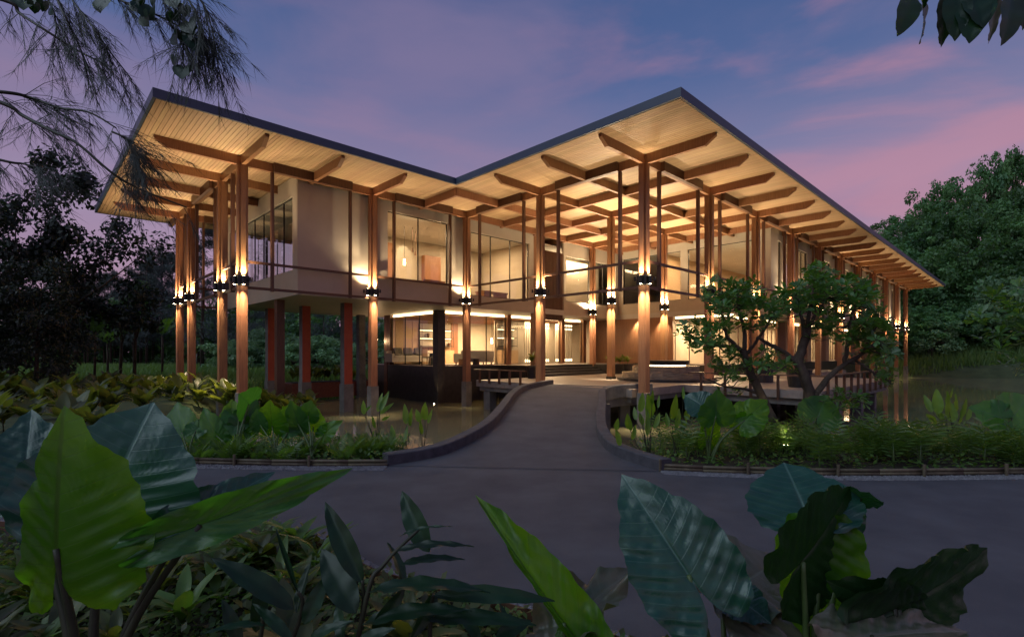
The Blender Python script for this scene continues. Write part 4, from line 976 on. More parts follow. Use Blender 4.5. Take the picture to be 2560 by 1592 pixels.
# ---- beds left and right of the driveway
Y8 = 8.5
def T(px, py, Y=8.5): return g(px, py, Y)
LB = [('young elephant ear plant with lime leaf at the left end of the far bed', 470, [(455,1080,440,1003,'taro_mid',2,.95),(445,1085,425,1045,'taro_lime',0,1.1),(490,1075,520,1035,'taro_mid',0,.9),(500,1110,535,1125,'taro_mid',1,1.0)]),
      ('elephant ear plant with two bright upright leaves before the double columns', 590, [(585,1075,575,996,'taro_lime',0,.95),(612,1062,640,996,'taro_mid',1,1.0),(540,1088,500,1020,'taro_mid',1,.8),(598,1040,580,1088,'taro_mid',2,1.3),(622,1010,600,985,'taro_mid',2,1.6)]),
      ('elephant ear plant with rounded olive leaf left of the yellow one', 690, [(680,1064,672,1000,'taro_lime',2,1.15),(700,1068,718,1008,'taro_lime',1,.8),(650,1062,640,1020,'taro_mid',2,1.0),(720,1080,760,1070,'taro_mid',0,.9)]),
      ('elephant ear plant with one yellowing round leaf', 780, [(783,1066,788,1018,'taro_lime',0,1.5),(770,1040,775,1000,'taro_mid',0,1.2),(745,1060,725,1000,'taro_mid',2,.8),(760,1075,738,1060,'taro_mid',0,1.2),(810,1085,850,1050,'taro_mid',1,.7)])]
for lab, bx, lv in LB:
    taro_plant(lab, tuple(ground_at(bx, 1150, .0)), [(T(a,b,8.4+rnd.uniform(-.15,.15)), T(c,d,8.4+rnd.uniform(-.2,.2)), (rnd.uniform(-.4,.4),-1,rnd.uniform(.1,.7)), w_, mt, k_) for a,b,c,d,mt,k_,w_ in lv], sr=(.018,.009))
RB = [('elephant ear plant with a pale blue ruffled leaf beside the terrace', 1770, 7.8, [(1752,1012,1712,985,'taro',0,1.5),(1790,1040,1795,975,'taro_mid',0,1.25),(1862,1050,1920,992,'taro_lime',1,.95),(1772,1090,1790,1010,'taro_lime',2,.5),(1862,1045,1840,1075,'taro_lime',0,1.1)]),
      ('elephant ear plant with one glossy dark leaf behind the leaning trunk', 2055, 8.6, [(2045,1040,2070,985,'taro_mid',2,1.4),(2030,1010,2010,1000,'taro_dry',1,1.2)]),
      ('elephant ear plant with broad leaf over the water at the right edge', 2505, 8.0, [(2500,1042,2430,1015,'taro_mid',1,1.2),(2530,1045,2580,985,'taro_mid',0,1.1),(2495,1060,2455,1060,'taro_lime',2,.9)])]
for lab, bx, Yd, lv in RB:
    taro_plant(lab, tuple(g(bx, 1165, Yd)), [(g(a,b,Yd+rnd.uniform(-.1,.1)), g(c,d,Yd+rnd.uniform(-.2,.2)), (rnd.uniform(-.3,.3),-1,rnd.uniform(.2,.7)), w_, mt, k_) for a,b,c,d,mt,k_,w_ in lv], sr=(.022,.010))
THAL = [lance_leaf('water_plant_leaf', M['thalia'], 40+k, [.30,.36,.26][k], .06, .25, 12, 4, pos=.36) for k in range(3)]
def thalia(label, base, leaves, Y):
    root = empty('water_plant', base); tag(root, label, 'plant')
    for (ax, ay, bx, by, wd) in leaves:
        a, b = g(ax,ay,Y+rnd.uniform(-.15,.15)), g(bx,by,Y+rnd.uniform(-.15,.15)); place_leaf(rnd.choice(THAL), root, a, b, (rnd.uniform(-.6,.6),-1,.2), wd)
        q = Vector(base)+Vector((rnd.uniform(-.05,.05),rnd.uniform(-.05,.05),0)); stalk(root, [q, q.lerp(a,.5)+Vector((rnd.uniform(-.02,.02),0,.02)), a], .008, .004, 'stem_dark')
thalia('tall water plant with spear leaves in front of the left pond columns', tuple(g(940,1140,8.7)), [(910,1036,908,1000,1.3),(945,1030,955,980,1.0),(950,1028,972,975,.9),(950,1035,985,1005,.8),(938,1070,930,1040,1.1),(955,1050,975,1040,.8),(930,1095,935,1075,.9),(910,1030,930,1012,.7)], 8.7)
thalia('small water plant with folded leaves left of the kerb end', tuple(g(1020,1140,8.7)), [(1015,1060,1012,1008,1.0),(1025,1065,1028,1020,1.0),(985,1095,978,1062,1.1),(1012,1105,1018,1062,.8)], 8.7)
thalia('slender water plant with upright leaves beside the left kerb', tuple(g(1058,1140,8.9)), [(1050,1055,1040,1022,1.2),(1062,1050,1062,1005,1.2),(1070,1058,1080,1022,1.0),(1055,1085,1050,1050,1.0)], 8.9)
thalia('dense clump of tall water plants right of the bridge', tuple(g(1620,1150,8.2)), [(1600,1030,1608,980,1.0),(1625,1045,1622,985,1.1),(1618,1090,1620,1020,.9),(1590,1050,1585,1015,1.2),(1575,1075,1568,1035,1.1),(1635,1070,1650,1030,1.2),(1645,1020,1648,985,.7),(1605,1062,1600,1030,1.4),(1580,1100,1590,1060,.8),(1540,1075,1545,1045,1.1),(1550,1115,1540,1070,.9),(1630,1010,1632,975,.8)], 8.2)
thalia('clump of spear leaved water plants beside the pale blue leaf', tuple(g(1690,1140,8.3)), [(1680,1050,1692,985,1.0),(1690,1070,1700,1020,1.2),(1670,1065,1665,1030,1.1),(1715,1050,1725,1010,1.0),(1700,1075,1720,1050,1.0),(1708,998,1708,965,.8)], 8.3)
thalia('broad clump of upright canna like leaves standing in the right pond', tuple(g(2375,1085,10.5)), [(2330,1030,2310,985,1.1),(2345,1035,2342,970,1.0),(2365,1040,2372,975,1.1),(2385,1040,2392,980,1.0),(2400,1045,2420,995,1.0),(2355,1050,2335,1010,1.2),(2380,1055,2378,1005,1.3),(2415,1050,2432,1010,.9),(2340,1060,2318,1035,1.0),(2395,1060,2410,1030,1.0),(2370,1000,2385,968,.7)], 10.5)
k = 0
for i in range(60):
    x = rnd.uniform(-5.6, -2.0); y = rnd.uniform(7.75, 9.2)
    if y < np.interp(x, [p[0] for p in farLS], [p[1] for p in farLS])+.12: continue
    leafy('fern', 'low feathery fern along the left bed behind the bamboo edging', x, y, float(ground_h(x,y))+.0, 7, rnd.uniform(.32,.5), FERN, tilt=(.3,1.1), group='ferns of the left bed')
for i in range(105):
    x = rnd.uniform(2.3, 10.5); y = rnd.uniform(7.3, 9.4)
    if y < np.interp(x, [p[0] for p in farRS], [p[1] for p in farRS])+.30: continue
    leafy('cut_leaf_plant', 'low cut leaved plant in the bed along the right bamboo edging', x, y, float(ground_h(x,y)), rnd.randint(7,10), rnd.uniform(.38,.62), CUTL, tilt=(.3,1.3), group='cut leaved plants of the right bed', height=rnd.uniform(.12,.46))
creeper(7000, -9, -1.9, 7.6, 9.6, .08, 'undergrowth', M['fern'], .16, 8, lambda P: P[:,1] > np.interp(P[:,0], [p[0] for p in farLS], [p[1] for p in farLS])+.10)
creeper(5000, 2.2, 12, 7.0, 9.6, .08, 'undergrowth', M['fern'], .14, 9, lambda P: P[:,1] > np.interp(P[:,0], [p[0] for p in farRS], [p[1] for p in farRS])+.22)
# broad leaved hedge on the bank left of the pavilion
HED = [lance_leaf('broad_leaf', M['hedge'], 60+k, [.42,.36,.48][k], [.30,.45,.2][k], .25, 10, 4, pos=.45) for k in range(3)]
def hedge(x, y, z, h, label, grp, n=11): leafy('broad_leaf_plant', label, x, y, z, n, .62, HED, tilt=(.25,1.1), group=grp, height=h, sm='stem_dark')
for i in range(95):
    t = i/95; px = -40 + 640*rnd.random(); Yd = rnd.uniform(17.5, 23)
    x = (px-1280)/F*Yd; hedge(x, Yd, -.75, rnd.uniform(.9,1.35), 'tall broad leaved plant in the hedge along the bank left of the pavilion', 'broad leaved hedge plants on the left bank')
for i in range(22):
    px = rnd.uniform(600, 780); Yd = rnd.uniform(18.5, 22); hedge((px-1280)/F*Yd, Yd, -.80, rnd.uniform(.35,.7), 'low broad leaved plant at the water under the left wing', 'broad leaved plants under the left wing', 9)
for i in range(26):
    px = rnd.uniform(-30, 420); Yd = rnd.uniform(10.5, 14.5); x = (px-1280)/F*Yd; hedge(x, Yd, max(-.5, float(ground_h(x,Yd))), rnd.uniform(.2,.6), 'broad leaved plant on the near slope at the far left', 'broad leaved plants on the near left slope', 9)
for i in range(16):
    p = PW(rnd.uniform(-.98,-.06)*S, rnd.uniform(3.69,3.85)*S, .12); leafy('planter_plant', 'leafy green plant growing in the red planter under the left wing', p.x, p.y, p.z, 10, .5, HED, tilt=(.2,1.0), group='plants in the red planter', height=rnd.uniform(.3,.7))
def potted(x, y, z, n, ln, label, meshes=HED, h=.25):
    p = PW(x, y, z); leafy('pot_plant', label, p.x, p.y, p.z, n, ln, meshes, tilt=(.3,1.3), height=h)
potted(.55*S, 1.6*S, DECK+.55, 14, .42, 'pale spotted leafy plant in the dark pot left of the steps', h=.5)
for k, lab in enumerate(('leafy plant at the left end of the dark entrance planter','leafy plant left of centre in the dark entrance planter','leafy plant right of centre in the dark entrance planter','pale leaved plant at the right end of the dark entrance planter')): potted((2.08+.11*k)*S, 1.75*S, FLOOR-.03, 13, .42, lab)
potted(2.12*S, 1.52*S, DECK+.55, 12, .32, 'white leaved plant in the small black pot by the planter')
potted(1.05*S, -.66*S, DECK+.62, 18, .34, 'dark tufted plant in the large black pot on the terrace', CUTL)
potted(1.5*S, -.25*S, DECK+.55, 14, .30, 'low plant in the dark square shouldered pot', CUTL)

# ---- trees
def quads(P, D, Sd): 
    n = len(P); V = np.stack([P-D*.5, P+Sd*.5, P+D*.5, P-Sd*.5], 1).reshape(-1,3); b = np.arange(n)*4; return V, np.stack([b,b+1,b+2,b+3],1)
def unit(r, n): v = r.normal(size=(n,3)); return v/np.linalg.norm(v,axis=1)[:,None]
def crown_mesh(name, mat, seed, rx, ry, rz, clumps, per, leaf, crad=.28, bottom=-.6, asp=.5):
    "leaves gathered in clumps through an uneven crown"
    r = np.random.RandomState(seed); C = unit(r, clumps*3); C = C[C[:,2] > bottom][:clumps]; C *= (r.uniform(.35,1,len(C))**.55)[:,None]
    C *= (1 + .22*np.sin(C[:,0]*5+seed) + .15*np.cos(C[:,1]*7+C[:,2]*4))[:,None]
    rad = crad*r.uniform(.6,1.25,len(C)); Ps = []; Ns = []
    for c, q in zip(C, rad):
        k = int(per*r.uniform(.6,1.3)); o = unit(r, k); d = o*(r.uniform(0,1,k)**.42)[:,None]*q; d[:,2] *= .7; Ps.append(c+d); Ns.append(o*.6 + unit(r,k)*.7 + np.array([0,0,.35]))
    P = np.concatenate(Ps)*np.array([rx,ry,rz]); Nn = np.concatenate(Ns); Nn /= np.linalg.norm(Nn,axis=1)[:,None]; n = len(P)
    D = np.cross(Nn, unit(r,n)); D /= np.linalg.norm(D,axis=1)[:,None]+1e-9; Sd = np.cross(Nn, D); sz = leaf*r.uniform(.6,1.35,n)[:,None]
    V, Fc = quads(P, D*sz, Sd*sz*asp); return np_mesh(name, V, Fc, mat), C*np.array([rx,ry,rz])
def limbs_mesh(name, mat, h0, C, seed, r0=.16, n=9, base=0):
    r = random.Random(seed); m = MB(); top = Vector((r.uniform(-.1,.1), r.uniform(-.1,.1), h0)); m.tube([(0,0,base), (r.uniform(-.08,.08),0,h0*.5), tuple(top)], [r0, r0*.8, r0*.6], 8)
    for c in [C[i] for i in np.random.RandomState(seed).choice(len(C), min(n,len(C)), False)]:
        e = Vector(c)+Vector((0,0,h0)); e = e if True else e; s_ = Vector((0,0,h0*r.uniform(.6,1.0))); m.tube([s_, s_.lerp(e,.5)+Vector((0,0,-.1)), e], [r0*.45, r0*.25, r0*.08], 5)
    return m.mesh(name, mat, True)
KINDS = {}
def kind(key, mat, seed, rx, ry, rz, clumps, per, leaf, trunk, **kw):
    me, C = crown_mesh('crown', M[mat], seed, rx, ry, rz, clumps, per, leaf, **kw); KINDS[key] = (me, limbs_mesh('trunk', M['bark' if mat != 'tree_pale' else 'bark_pale'], trunk, C, seed), trunk, trunk+rz)
for k in range(4): kind(('forest',k), 'tree', 100+k, 3.6, 3.6, 4.2, 60, 95, .42, 4.6, crad=.26, bottom=-.85)
for k in range(3): kind(('pale',k), 'tree_mid', 120+k, 2.2, 2.2, 1.9, 46, 90, .26, 1.7, crad=.28, bottom=-.8)
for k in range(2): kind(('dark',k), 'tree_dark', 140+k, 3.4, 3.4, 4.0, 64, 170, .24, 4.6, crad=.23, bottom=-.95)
def tree(key, x, y, z, height, label, group, rz=None, wide=1.0, name='tree'):
    me, tr, th_, tot = KINDS[key]; s_ = height/tot; root = empty(name, (x,y,z), rnd.uniform(0,6.28) if rz is None else rz); root.scale = (s_*wide, s_*wide, s_); tag(root, label, 'tree', group)
    link('trunk', tr, root); link('crown', me, root, loc=(0,0,th_)); return root
prof = [(57.5, [(2120,790),(2300,770),(2620,740)], 15), (65, [(2110,740),(2250,665),(2400,620),(2660,560)], 13), (76, [(2130,650),(2230,600),(2330,545),(2450,500),(2660,430)], 13), (90, [(2215,560),(2330,485),(2450,418),(2560,362),(2700,330)], 11)]
for Yd, pf, n_ in prof:
    xs = np.linspace(pf[0][0], pf[-1][0], n_)
    for px in xs:
        px = px + rnd.uniform(-14,14); Yq = Yd + rnd.uniform(-2.5,2.5); py = np.interp(px, [p[0] for p in pf], [p[1] for p in pf]) + rnd.uniform(-22,26)
        x = (px-1280)/F*Yq; z = float(ground_h(x, Yq)); top = EYE-(py-HOR)/F*Yq
        tree(('forest', rnd.randrange(4)), x, Yq, z, max(4.5, top-z), 'dense green tree on the wooded slope across the right pond', 'trees of the wooded slope', wide=min(1.3, 9.5/max(5,top-z)))
for i, (px, Yq, top, lab) in enumerate([(2510,57,690,'paler bushy tree at the foot of the wooded slope'),(2330,56,800,'thin pale stemmed tree at the far water edge')]):
    x = (px-1280)/F*Yq; z = float(ground_h(x,Yq)); tree(('pale',i), x, Yq, z, EYE-(top-HOR)/F*Yq-z, lab, None, wide=.9)
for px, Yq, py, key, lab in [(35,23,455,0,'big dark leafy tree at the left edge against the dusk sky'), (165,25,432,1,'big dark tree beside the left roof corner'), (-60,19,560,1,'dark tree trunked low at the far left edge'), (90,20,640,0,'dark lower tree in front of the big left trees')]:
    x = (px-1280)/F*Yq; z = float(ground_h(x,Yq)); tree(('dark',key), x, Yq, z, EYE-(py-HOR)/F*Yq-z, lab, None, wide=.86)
for i in range(13):
    px = 600 + 27*i + rnd.uniform(-10,10); Yq = rnd.uniform(37,44); py = rnd.uniform(835,880) - (20 if px < 700 else 0); x = (px-1280)/F*Yq; z = float(ground_h(x,Yq))
    tree(('pale', i % 3), x, Yq, z-.2, EYE-(py-HOR)/F*Yq-z+.2, 'pale green bushy shrub seen between the columns under the left wing', 'shrubs behind the pavilion', name='shrub', wide=1.3)
def casuarina_mesh(seed, H=14, n=5200):
    r = np.random.RandomState(seed); m = MB(); m.tube([(0,0,0),(r.uniform(-.2,.2),0,H*.5),(0,0,H*.97)], [.17,.11,.02], 6); Ps = []; Ds = []
    for k in range(46):
        t = r.uniform(.16,.98); z = H*t; L_ = (1-t)**.7*3.6*r.uniform(.5,1.1)+.5; a = r.rand()*6.28; up = r.uniform(.15,.8)
        e = np.array([math.cos(a)*L_, math.sin(a)*L_, up*L_]); m.tube([(0,0,z), tuple(e*.55+[0,0,z+.1*L_]), tuple(e+[0,0,z-.05*L_])], [.04,.022,.008], 4)
        k_ = n//46; q = r.uniform(.25,1.05,k_)[:,None]; P = np.array([0,0,z])+e*q + r.normal(size=(k_,3))*.16*L_**.5; D = unit(r,k_)*.5 + e/np.linalg.norm(e)*.5 + np.array([0,0,-.55]); Ps.append(P); Ds.append(D)
    P = np.concatenate(Ps); D = np.concatenate(Ds); D /= np.linalg.norm(D,axis=1)[:,None]; nn = len(P); Sd = np.cross(D, unit(r,nn)); V, Fc = quads(P, D*r.uniform(.3,.75,nn)[:,None], Sd*.07)
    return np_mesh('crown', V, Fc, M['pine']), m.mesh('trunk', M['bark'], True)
CAS = [casuarina_mesh(200+k) for k in range(3)]
def casuarina(px, py, Yq, label, group, base=None):
    x = (px-1280)/F*Yq; z = float(ground_h(x,Yq)); s_ = (EYE-(py-HOR)/F*Yq-z)/14; root = empty('casuarina_tree', (x,Yq,z), rnd.uniform(0,6.28)); root.scale = (s_*1.1,s_*1.1,s_); tag(root, label, 'tree', group)
    c, t = rnd.choice(CAS); link('trunk', t, root); link('crown', c, root)
for i in range(26):
    px = 175 + 290*i/17 + rnd.uniform(-8,8) if i < 18 else 560 + 50*(i-18); py = np.interp(px, [175,230,290,340,380,430,480,600,950], [740,690,680,640,615,640,650,720,740]) + rnd.uniform(-12,26)
    casuarina(px, py, rnd.uniform(58,74), 'tall wispy casuarina in the far row behind the left wing', 'casuarinas in the far row')
for i in range(20):
    px = 120 + 46*i + rnd.uniform(-12,12); Yq = rnd.uniform(66,84); py = rnd.uniform(745,800); x = (px-1280)/F*Yq; z = float(ground_h(x,Yq))
    tree(('forest', i % 4), x, Yq, z-1.5, EYE-(py-HOR)/F*Yq-z+1.5, 'bushy tree filling the misty wood behind the casuarina row', 'trees of the wood behind the lawn', wide=1.25)
casuarina(505, 548, 40, 'near casuarina seen through the open left end of the upper gallery', None)
casuarina(625, 690, 46, 'casuarina seen through the left upper windows', None)
def slim(px, top, Yq, label, crown_px):
    x = (px-1280)/F*Yq; z = float(ground_h(x,Yq)); root = empty('slim_tree', (x,Yq,z)); tag(root, label, 'tree'); h = EYE-(top-HOR)/F*Yq-z
    m = MB(); m.tube([(0,0,0),(.1,0,h*.5),(-.05,0,h*.95)],[.09,.07,.03],6); m.tube([(.1,0,h*.42),(.35,.1,h*.6),(.45,0,h*.8)],[.05,.04,.02],5); m.build('trunk', M['bark'], root, smooth=True)
    me, _ = crown_mesh('crown', M['tree'], int(px), .75, .75, h*.27, 26, 60, .16, crad=.3); link('crown', me, root, loc=(.1,0,h*.72))
slim(335, 700, 28, 'slim forked tree on the lawn left of the pavilion', 0); slim(300, 730, 29, 'slimmer leaning tree beside the forked lawn tree', 0)
def palm(px, top, base_py, Yq, label):
    x = (px-1280)/F*Yq; z = float(ground_h(x,Yq)); h = EYE-(top-HOR)/F*Yq-z; root = empty('palm', (x,Yq,z)); tag(root, label, 'palm'); m = MB(); m.tube([(0,0,0),(.04,0,h*.5),(0,0,h*.8)],[.07,.055,.05],7); m.build('trunk', M['bark'], root, smooth=True)
    for k in range(9):
        a = 6.283*k/9; t = rnd.uniform(.5,1.3); dv = Vector((math.cos(a)*t, math.sin(a)*t, 1)).normalized(); Z = (UP-dv*dv.z).normalized(); Yv = Z.cross(dv); L_ = h*.42; p = Vector((0,0,h*.8))
        link('frond', FERN[k % 2], root, matrix=Matrix(((dv.x*L_,Yv.x*L_,Z.x*L_,0),(dv.y*L_,Yv.y*L_,Z.y*L_,0),(dv.z*L_,Yv.z*L_,Z.z*L_,p.z),(0,0,0,1))))
palm(236, 800, 940, 27, 'small palm with drooping fronds on the lawn at the left'); palm(268, 835, 940, 29, 'shorter palm behind the small lawn palm'); palm(405, 810, 930, 31, 'stout palm near the left end columns')
# lawn grass and reeds
def blades(name, n, x0, x1, y0, y1, h, mat, seed, cond=None, wdt=.05):
    r = np.random.RandomState(seed); x = r.uniform(x0,x1,n); y = r.uniform(y0,y1,n); z = ground_h(x,y); P = np.stack([x,y,z-.03],1)
    if cond is not None: P = P[cond(P)]
    n = len(P); a = r.rand(n)*6.28; hh = h*r.uniform(.4,1.25,n); o = np.stack([np.cos(a),np.sin(a),np.zeros(n)],1)*wdt; tip = np.stack([r.normal(size=n)*.3*hh, r.normal(size=n)*.3*hh, hh],1)
    V = np.stack([P-o, P+o, P+tip],1).reshape(-1,3); b = np.arange(n)*3; return stuff(link(name, np_mesh(name, V, np.stack([b,b+1,b+2],1), mat)))
blades('lawn_grass', 32000, -48, -9, 23, 48, .55, M['grass'], 31, wdt=.07)
blades('reeds', 9000, 25, 62, 51, 60, 1.1, M['grass'], 32, lambda P: P[:,2] > -1.3, .06)
blades('bank_grass', 3500, -7, -1.9, 8.4, 10.6, .5, M['grass'], 33, lambda P: P[:,2] > -.95, .006); blades('bank_grass', 6000, 2.2, 14, 8.2, 10.6, .5, M['grass'], 34, lambda P: P[:,2] > -.95, .006)

# ---- the two small garden trees before the terrace
def obov(name, mat):
    V = [(0,0,0),(.35,.10,.02),(.72,.19,.0),(1,0,-.10),(.72,-.19,.0),(.35,-.10,.02),(.6,0,-.03)]; Fc = [(0,1,6),(1,2,6),(2,3,6),(3,4,6),(4,5,6),(5,0,6)]; return np.array(V), np.array(Fc)
def rosette(seed, n=11, L_=.15):
    r = np.random.RandomState(seed); V0, F0 = obov('', None); Vs = []; Fs = []; b = 0
    for k in range(n):
        a = 2.4*k + r.uniform(-.3,.3); el = r.uniform(-.35,.95); s_ = L_*r.uniform(.7,1.2); X = np.array([math.cos(a)*math.cos(el), math.sin(a)*math.cos(el), math.sin(el)]); Z = np.array([-math.cos(a)*math.sin(el), -math.sin(a)*math.sin(el), math.cos(el)]); Y = np.cross(Z,X)
        Vs.append(V0[:,:1]*X*s_ + V0[:,1:2]*Y*s_*1.15 + V0[:,2:3]*Z*s_ + X*.015); Fs.append(F0+b); b += len(V0)
    return np_mesh('leaf_rosette', np.concatenate(Vs), np.concatenate(Fs), M['garden_tree'], smooth=False)
ROS = [rosette(300+k, 10+k % 3) for k in range(6)]
def garden_tree(label, Y0, trunks, blobs, seed):
    r = random.Random(seed); base = g(*trunks[0][0][0][:2], Y0); root = empty('garden_tree', base); tag(root, label, 'tree'); m = MB(); ends = []
    for pts, r0, r1 in trunks:
        P = smooth_line([g(p[0], p[1], Y0+(p[2] if len(p) > 2 else 0)) - base for p in pts], 5); k = len(P)
        P = [p + Vector((r.uniform(-.012,.012), r.uniform(-.012,.012), 0)) for p in P]
        m.tube(P, [r0+(r1-r0)*i/(k-1) for i in range(k)], 9); ends += P[k//3:]
    for cx, cy_, rx, ry, n in blobs:
        for i in range(int(n*.95)):
            a = r.random()*6.283; q = math.sqrt(r.random()); px, py = cx+rx*q*math.cos(a), cy_+ry*q*math.sin(a); p = g(px, py, Y0 + r.uniform(-.75,.75)) - base
            link('leaf_rosette', ROS[r.randrange(6)], root, loc=p, rot=(r.uniform(-.7,.7), r.uniform(-.7,.7), r.random()*6.28), scale=(r.uniform(.62,1.05),)*3)
            e = min(ends, key=lambda q_: (q_-p).length_squared)
            if i % 2 == 0: m.tube([e, e.lerp(p,.55)+Vector((0,0,-.05)), p], [.012,.008,.005], 4)
    m.build('trunk', M['bark'], root, smooth=True)
garden_tree('small garden tree with a leaning dark trunk left of the taller one', 9.0, [
    ([(1945,1140),(1938,1070),(1908,1000),(1882,945),(1868,908),(1857,876)], .085, .06),
    ([(1857,880),(1825,866),(1785,862),(1745,850)], .035, .012), ([(1852,876),(1818,838),(1806,790),(1800,735)], .04, .012), ([(1860,876),(1860,820),(1846,770),(1842,720)], .04, .012),
    ([(1866,885),(1895,846),(1925,800),(1945,760)], .035, .012), ([(1900,985),(1860,972),(1810,965),(1760,945)], .028, .01), ([(1880,960),(1900,935),(1930,910)], .02, .008)],
    [(1742,838,44,38,26),(1790,815,55,60,38),(1808,735,52,36,40),(1862,742,55,42,44),(1900,790,50,40,26),(1845,905,70,28,26),(1790,880,55,30,20),(1830,965,40,30,12),(1920,900,35,25,10)], 3)
garden_tree('larger garden tree forking above the terrace rail at the right', 8.8, [
    ([(1998,1135),(2006,1060),(2022,995),(2012,945),(1996,905),(2008,862),(2017,822)], .10, .07),
    ([(2017,830),(2040,785),(2070,735)], .04, .012), ([(2012,830),(2000,775),(1986,725)], .04, .012), ([(2017,826),(2028,760),(2035,700)], .04, .012),
    ([(1996,908),(1962,882),(1918,857),(1893,843)], .05, .02), ([(2026,1000),(2070,945),(2115,907),(2150,888),(2195,850)], .06, .02), ([(2112,908),(2120,840),(2132,775),(2150,720)], .04, .012),
    ([(2150,888),(2180,840),(2200,800)], .025, .01), ([(2140,900),(2180,930),(2225,955)], .025, .01), ([(2008,1095),(2055,1045),(2092,1012),(2125,990)], .05, .012)],
    [(2045,700,42,34,40),(2010,745,60,40,40),(1965,765,50,40,28),(2080,760,50,46,34),(2130,728,50,36,40),(2165,770,40,45,30),(2175,835,50,40,36),(2205,880,40,40,24),(2120,850,40,40,18),(2060,830,45,35,16),(2210,945,30,24,8),(2110,1000,55,28,18),(1955,905,45,25,12),(2195,790,28,30,12)], 4)
# bright leafed shrub at the right edge
sh = empty('leafy_shrub', g(2580, 950, 9.5)); tag(sh, 'bright leafed shrub reaching in at the right edge', 'shrub'); m = MB(); m.tube([(0,0,-1.2),(0,0,.5),(-.1,0,1.2)],[.05,.04,.02],6); m.build('trunk', M['bark'], sh, smooth=True)
for i in range(46): link('leaf_rosette', ROS[i % 6], sh, loc=(rnd.gauss(-.15,.28), rnd.gauss(0,.3), rnd.uniform(.1,1.7)), rot=(rnd.uniform(-.6,.6),rnd.uniform(-.6,.6),rnd.random()*6), scale=(1.3,)*3)

# ---- overhanging casuarina boughs and creeper at the upper left, leaves at the upper right
ct = empty('overhanging_casuarina', (-5.4, 3.4, 0)); tag(ct, 'overhanging casuarina with drooping needle boughs at the upper left', 'tree')
m = MB(); m.tube([(0,0,-.1),(.1,.1,2.5),(.2,.1,5.6)],[.22,.18,.12],10); m.build('trunk', M['bark'], ct, smooth=True)
BR = [([(-260,-60),(7,0),(48,33),(93,63),(193,126),(259,159)],3.3,1.0,.9), ([(120,-80),(144,0),(170,56),(207,137),(241,237)],3.2,.6,.8), ([(160,-60),(181,0),(237,74),(267,119),(330,200)],3.4,.6,1.2),
      ([(-260,210),(0,230),(74,244),(148,270),(222,281),(290,320)],3.3,.9,1.3), ([(-260,170),(0,256),(56,289),(126,326),(193,359),(281,433),(352,474),(467,519)],3.2,1.0,.75), ([(220,-60),(300,0),(389,37),(463,74),(537,111)],3.5,.6,1.1),
      ([(420,-60),(500,0),(530,74),(545,165)],3.5,.5,1.3), ([(281,330),(318,350),(335,390),(345,440)],3.25,.4,2.2), ([(-260,330),(0,400),(60,410),(110,425)],3.3,.7,1.2), ([(60,-80),(120,0),(140,60),(135,110)],3.4,.5,.9), ([(330,-60),(420,0),(450,60),(460,120)],3.5,.5,1.3), ([(400,-60),(470,0),(500,60),(505,130)],3.45,.5,1.5)]
r = np.random.RandomState(77); inv = ct.matrix_basis.inverted()
for bi, (pts, Yb, thick, dens) in enumerate(BR):
    P = [inv @ q for q in smooth_line([g(p[0],p[1],Yb+rnd.uniform(-.1,.1)) for p in pts], 8)]; k = len(P); m = MB(); m.tube(P, [.012*thick*(1-.75*i/(k-1))+.002 for i in range(k)], 6); Vs = []; nt_ = int(24*dens)
    for t in range(nt_):
        i = min(k-1, int(k*(.18+.82*r.rand()))); p0 = P[i]; dirv = (P[min(i+1,k-1)]-P[max(i-1,0)]).normalized(); L_ = r.uniform(.16,.42); e = p0 + (dirv*r.uniform(.2,.9)+Vector((r.normal()*.35, r.normal()*.35, r.uniform(-1.0,.1)))).normalized()*L_
        m.tube([p0, p0.lerp(e,.5)+Vector((0,0,.02)), e], [.0026,.002,.0012], 3, cap=False); n_ = r.randint(16,30)
        for j in range(n_):
            b = p0.lerp(e, r.uniform(.1,1)); d = Vector(((e-p0).normalized()*.8 + Vector((r.normal()*.4, r.normal()*.4, -.35+r.normal()*.25)))).normalized()*r.uniform(.07,.17); w_n = d.cross(Vector((0,-1,.1))).normalized()*.0016
            Vs.append((b-w_n, b+w_n, b+d))
    bo = m.build('bough', M['stem_dark'], ct, smooth=True); V = np.array([tuple(q) for tri in Vs for q in tri]); b = np.arange(len(Vs))*3
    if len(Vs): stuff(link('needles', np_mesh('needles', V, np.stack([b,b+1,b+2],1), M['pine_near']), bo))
HEART = taro_leaf('heart_leaf', M['ginger'], 71, .02, .1, .15, 0, 5, 24, lobes=.95)
vn = empty('creeper', g(300,-120,3.5)); tag(vn, 'creeper with heart shaped leaves hanging among the casuarina boughs', 'climber')
hl = [(150,20),(240,60),(290,45),(350,60),(660,50),(690,30),(925,20),(960,70),(975,140),(1020,100),(1180,10),(1150,120),(1190,120),(1250,80),(1220,250),(1180,260),(1290,230),(1310,300),(1170,420),(1240,490),(1270,480),(1030,20),(905,40),(130,5),(1280,180)]
vm = MB(); inv = vn.matrix_basis.inverted()
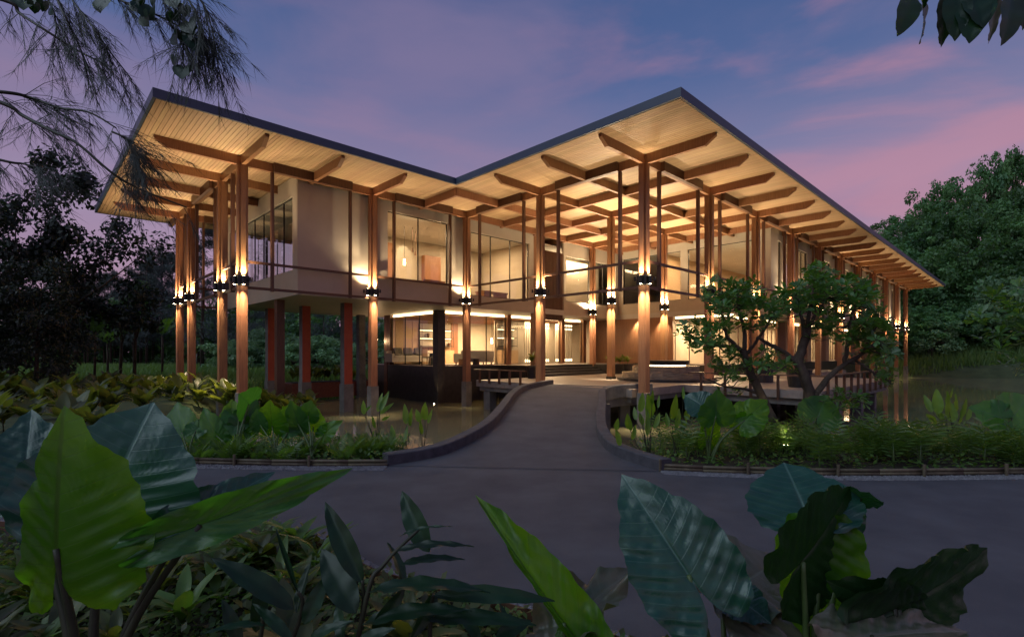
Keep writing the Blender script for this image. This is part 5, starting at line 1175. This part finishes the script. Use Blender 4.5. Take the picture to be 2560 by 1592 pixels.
for x, y in hl:
    px, py = x/2.7, y/2.7; a = g(px+rnd.uniform(-5,5), py-10, 3.4); b = g(px+rnd.uniform(-8,8), py+13, 3.4+rnd.uniform(-.04,.04)); place_leaf(HEART, vn, a, b, (rnd.uniform(-.8,.8),-1,rnd.uniform(-.2,.6)), 1.3)
    vm.tube([inv @ g(px*.75+70,-110,3.5), inv @ g(px+12,py-40,3.45), inv @ a], [.003,.002,.0015], 4)
vm.build('vine_stem', M['stem_dark'], vn)['kind'] = 'stuff'
tb = empty('leafy_branch', g(2480,-120,3.0)); tag(tb, 'dark drooping leaves hanging in at the upper right corner', 'branch'); inv = tb.matrix_basis.inverted()
bmh = MB(); bmh.tube([inv @ g(2750,-90,3.0), inv @ g(2560,-50,3.0), inv @ g(2380,-25,3.0), inv @ g(2260,-15,3.0)], [.014,.011,.008,.004], 6); bmh.build('bough', M['stem_dark'], tb, smooth=True)
for ax, ay, bx_, by_, wd in [(2280,-12,2265,68,2.0),(2300,-15,2335,98,1.7),(2355,-20,2380,110,1.9),(2390,-25,2400,75,1.8),(2440,-28,2440,70,2.0),(2480,-30,2505,100,1.9),(2530,-35,2545,85,2.0),(2420,-20,2470,40,1.8),(2325,-18,2300,40,1.6),(2560,-30,2580,60,2.0)]:
    place_leaf(GING[1], tb, g(ax,ay,3.0), g(bx_,by_,3.0+rnd.uniform(-.2,.2)), (rnd.uniform(-.5,.5),-1,.1), wd)
# ---- small garden uplights that the photograph shows lit
def uplight(p, aim, watt, label, cone=70):
    o = empty('garden_light', p); tag(o, label, 'lamp'); m = MB(); m.cyl((0,0,0),.05,.05,.10,10); m.cyl((0,0,.101),.04,.04,.004,10,1); m.build('lamp_body', [M['black'], M['lens']], o)
    spot(o, (0,0,.14), aim, watt, cone, .6, rad=.03)
uplight(g(1965,1128,8.45), (.30,.42,1), 60, 'small ground light at the foot of the larger garden tree'); uplight(g(835,1165,8.5), (-.1,.25,1), 30, 'small ground light among the ferns left of the driveway')
uplight(PW(-.45, 2.416*S-.30, WATER-.06), (.25,.25,1), 45, 'small light at the water line lighting the dark plinth corner', 60)
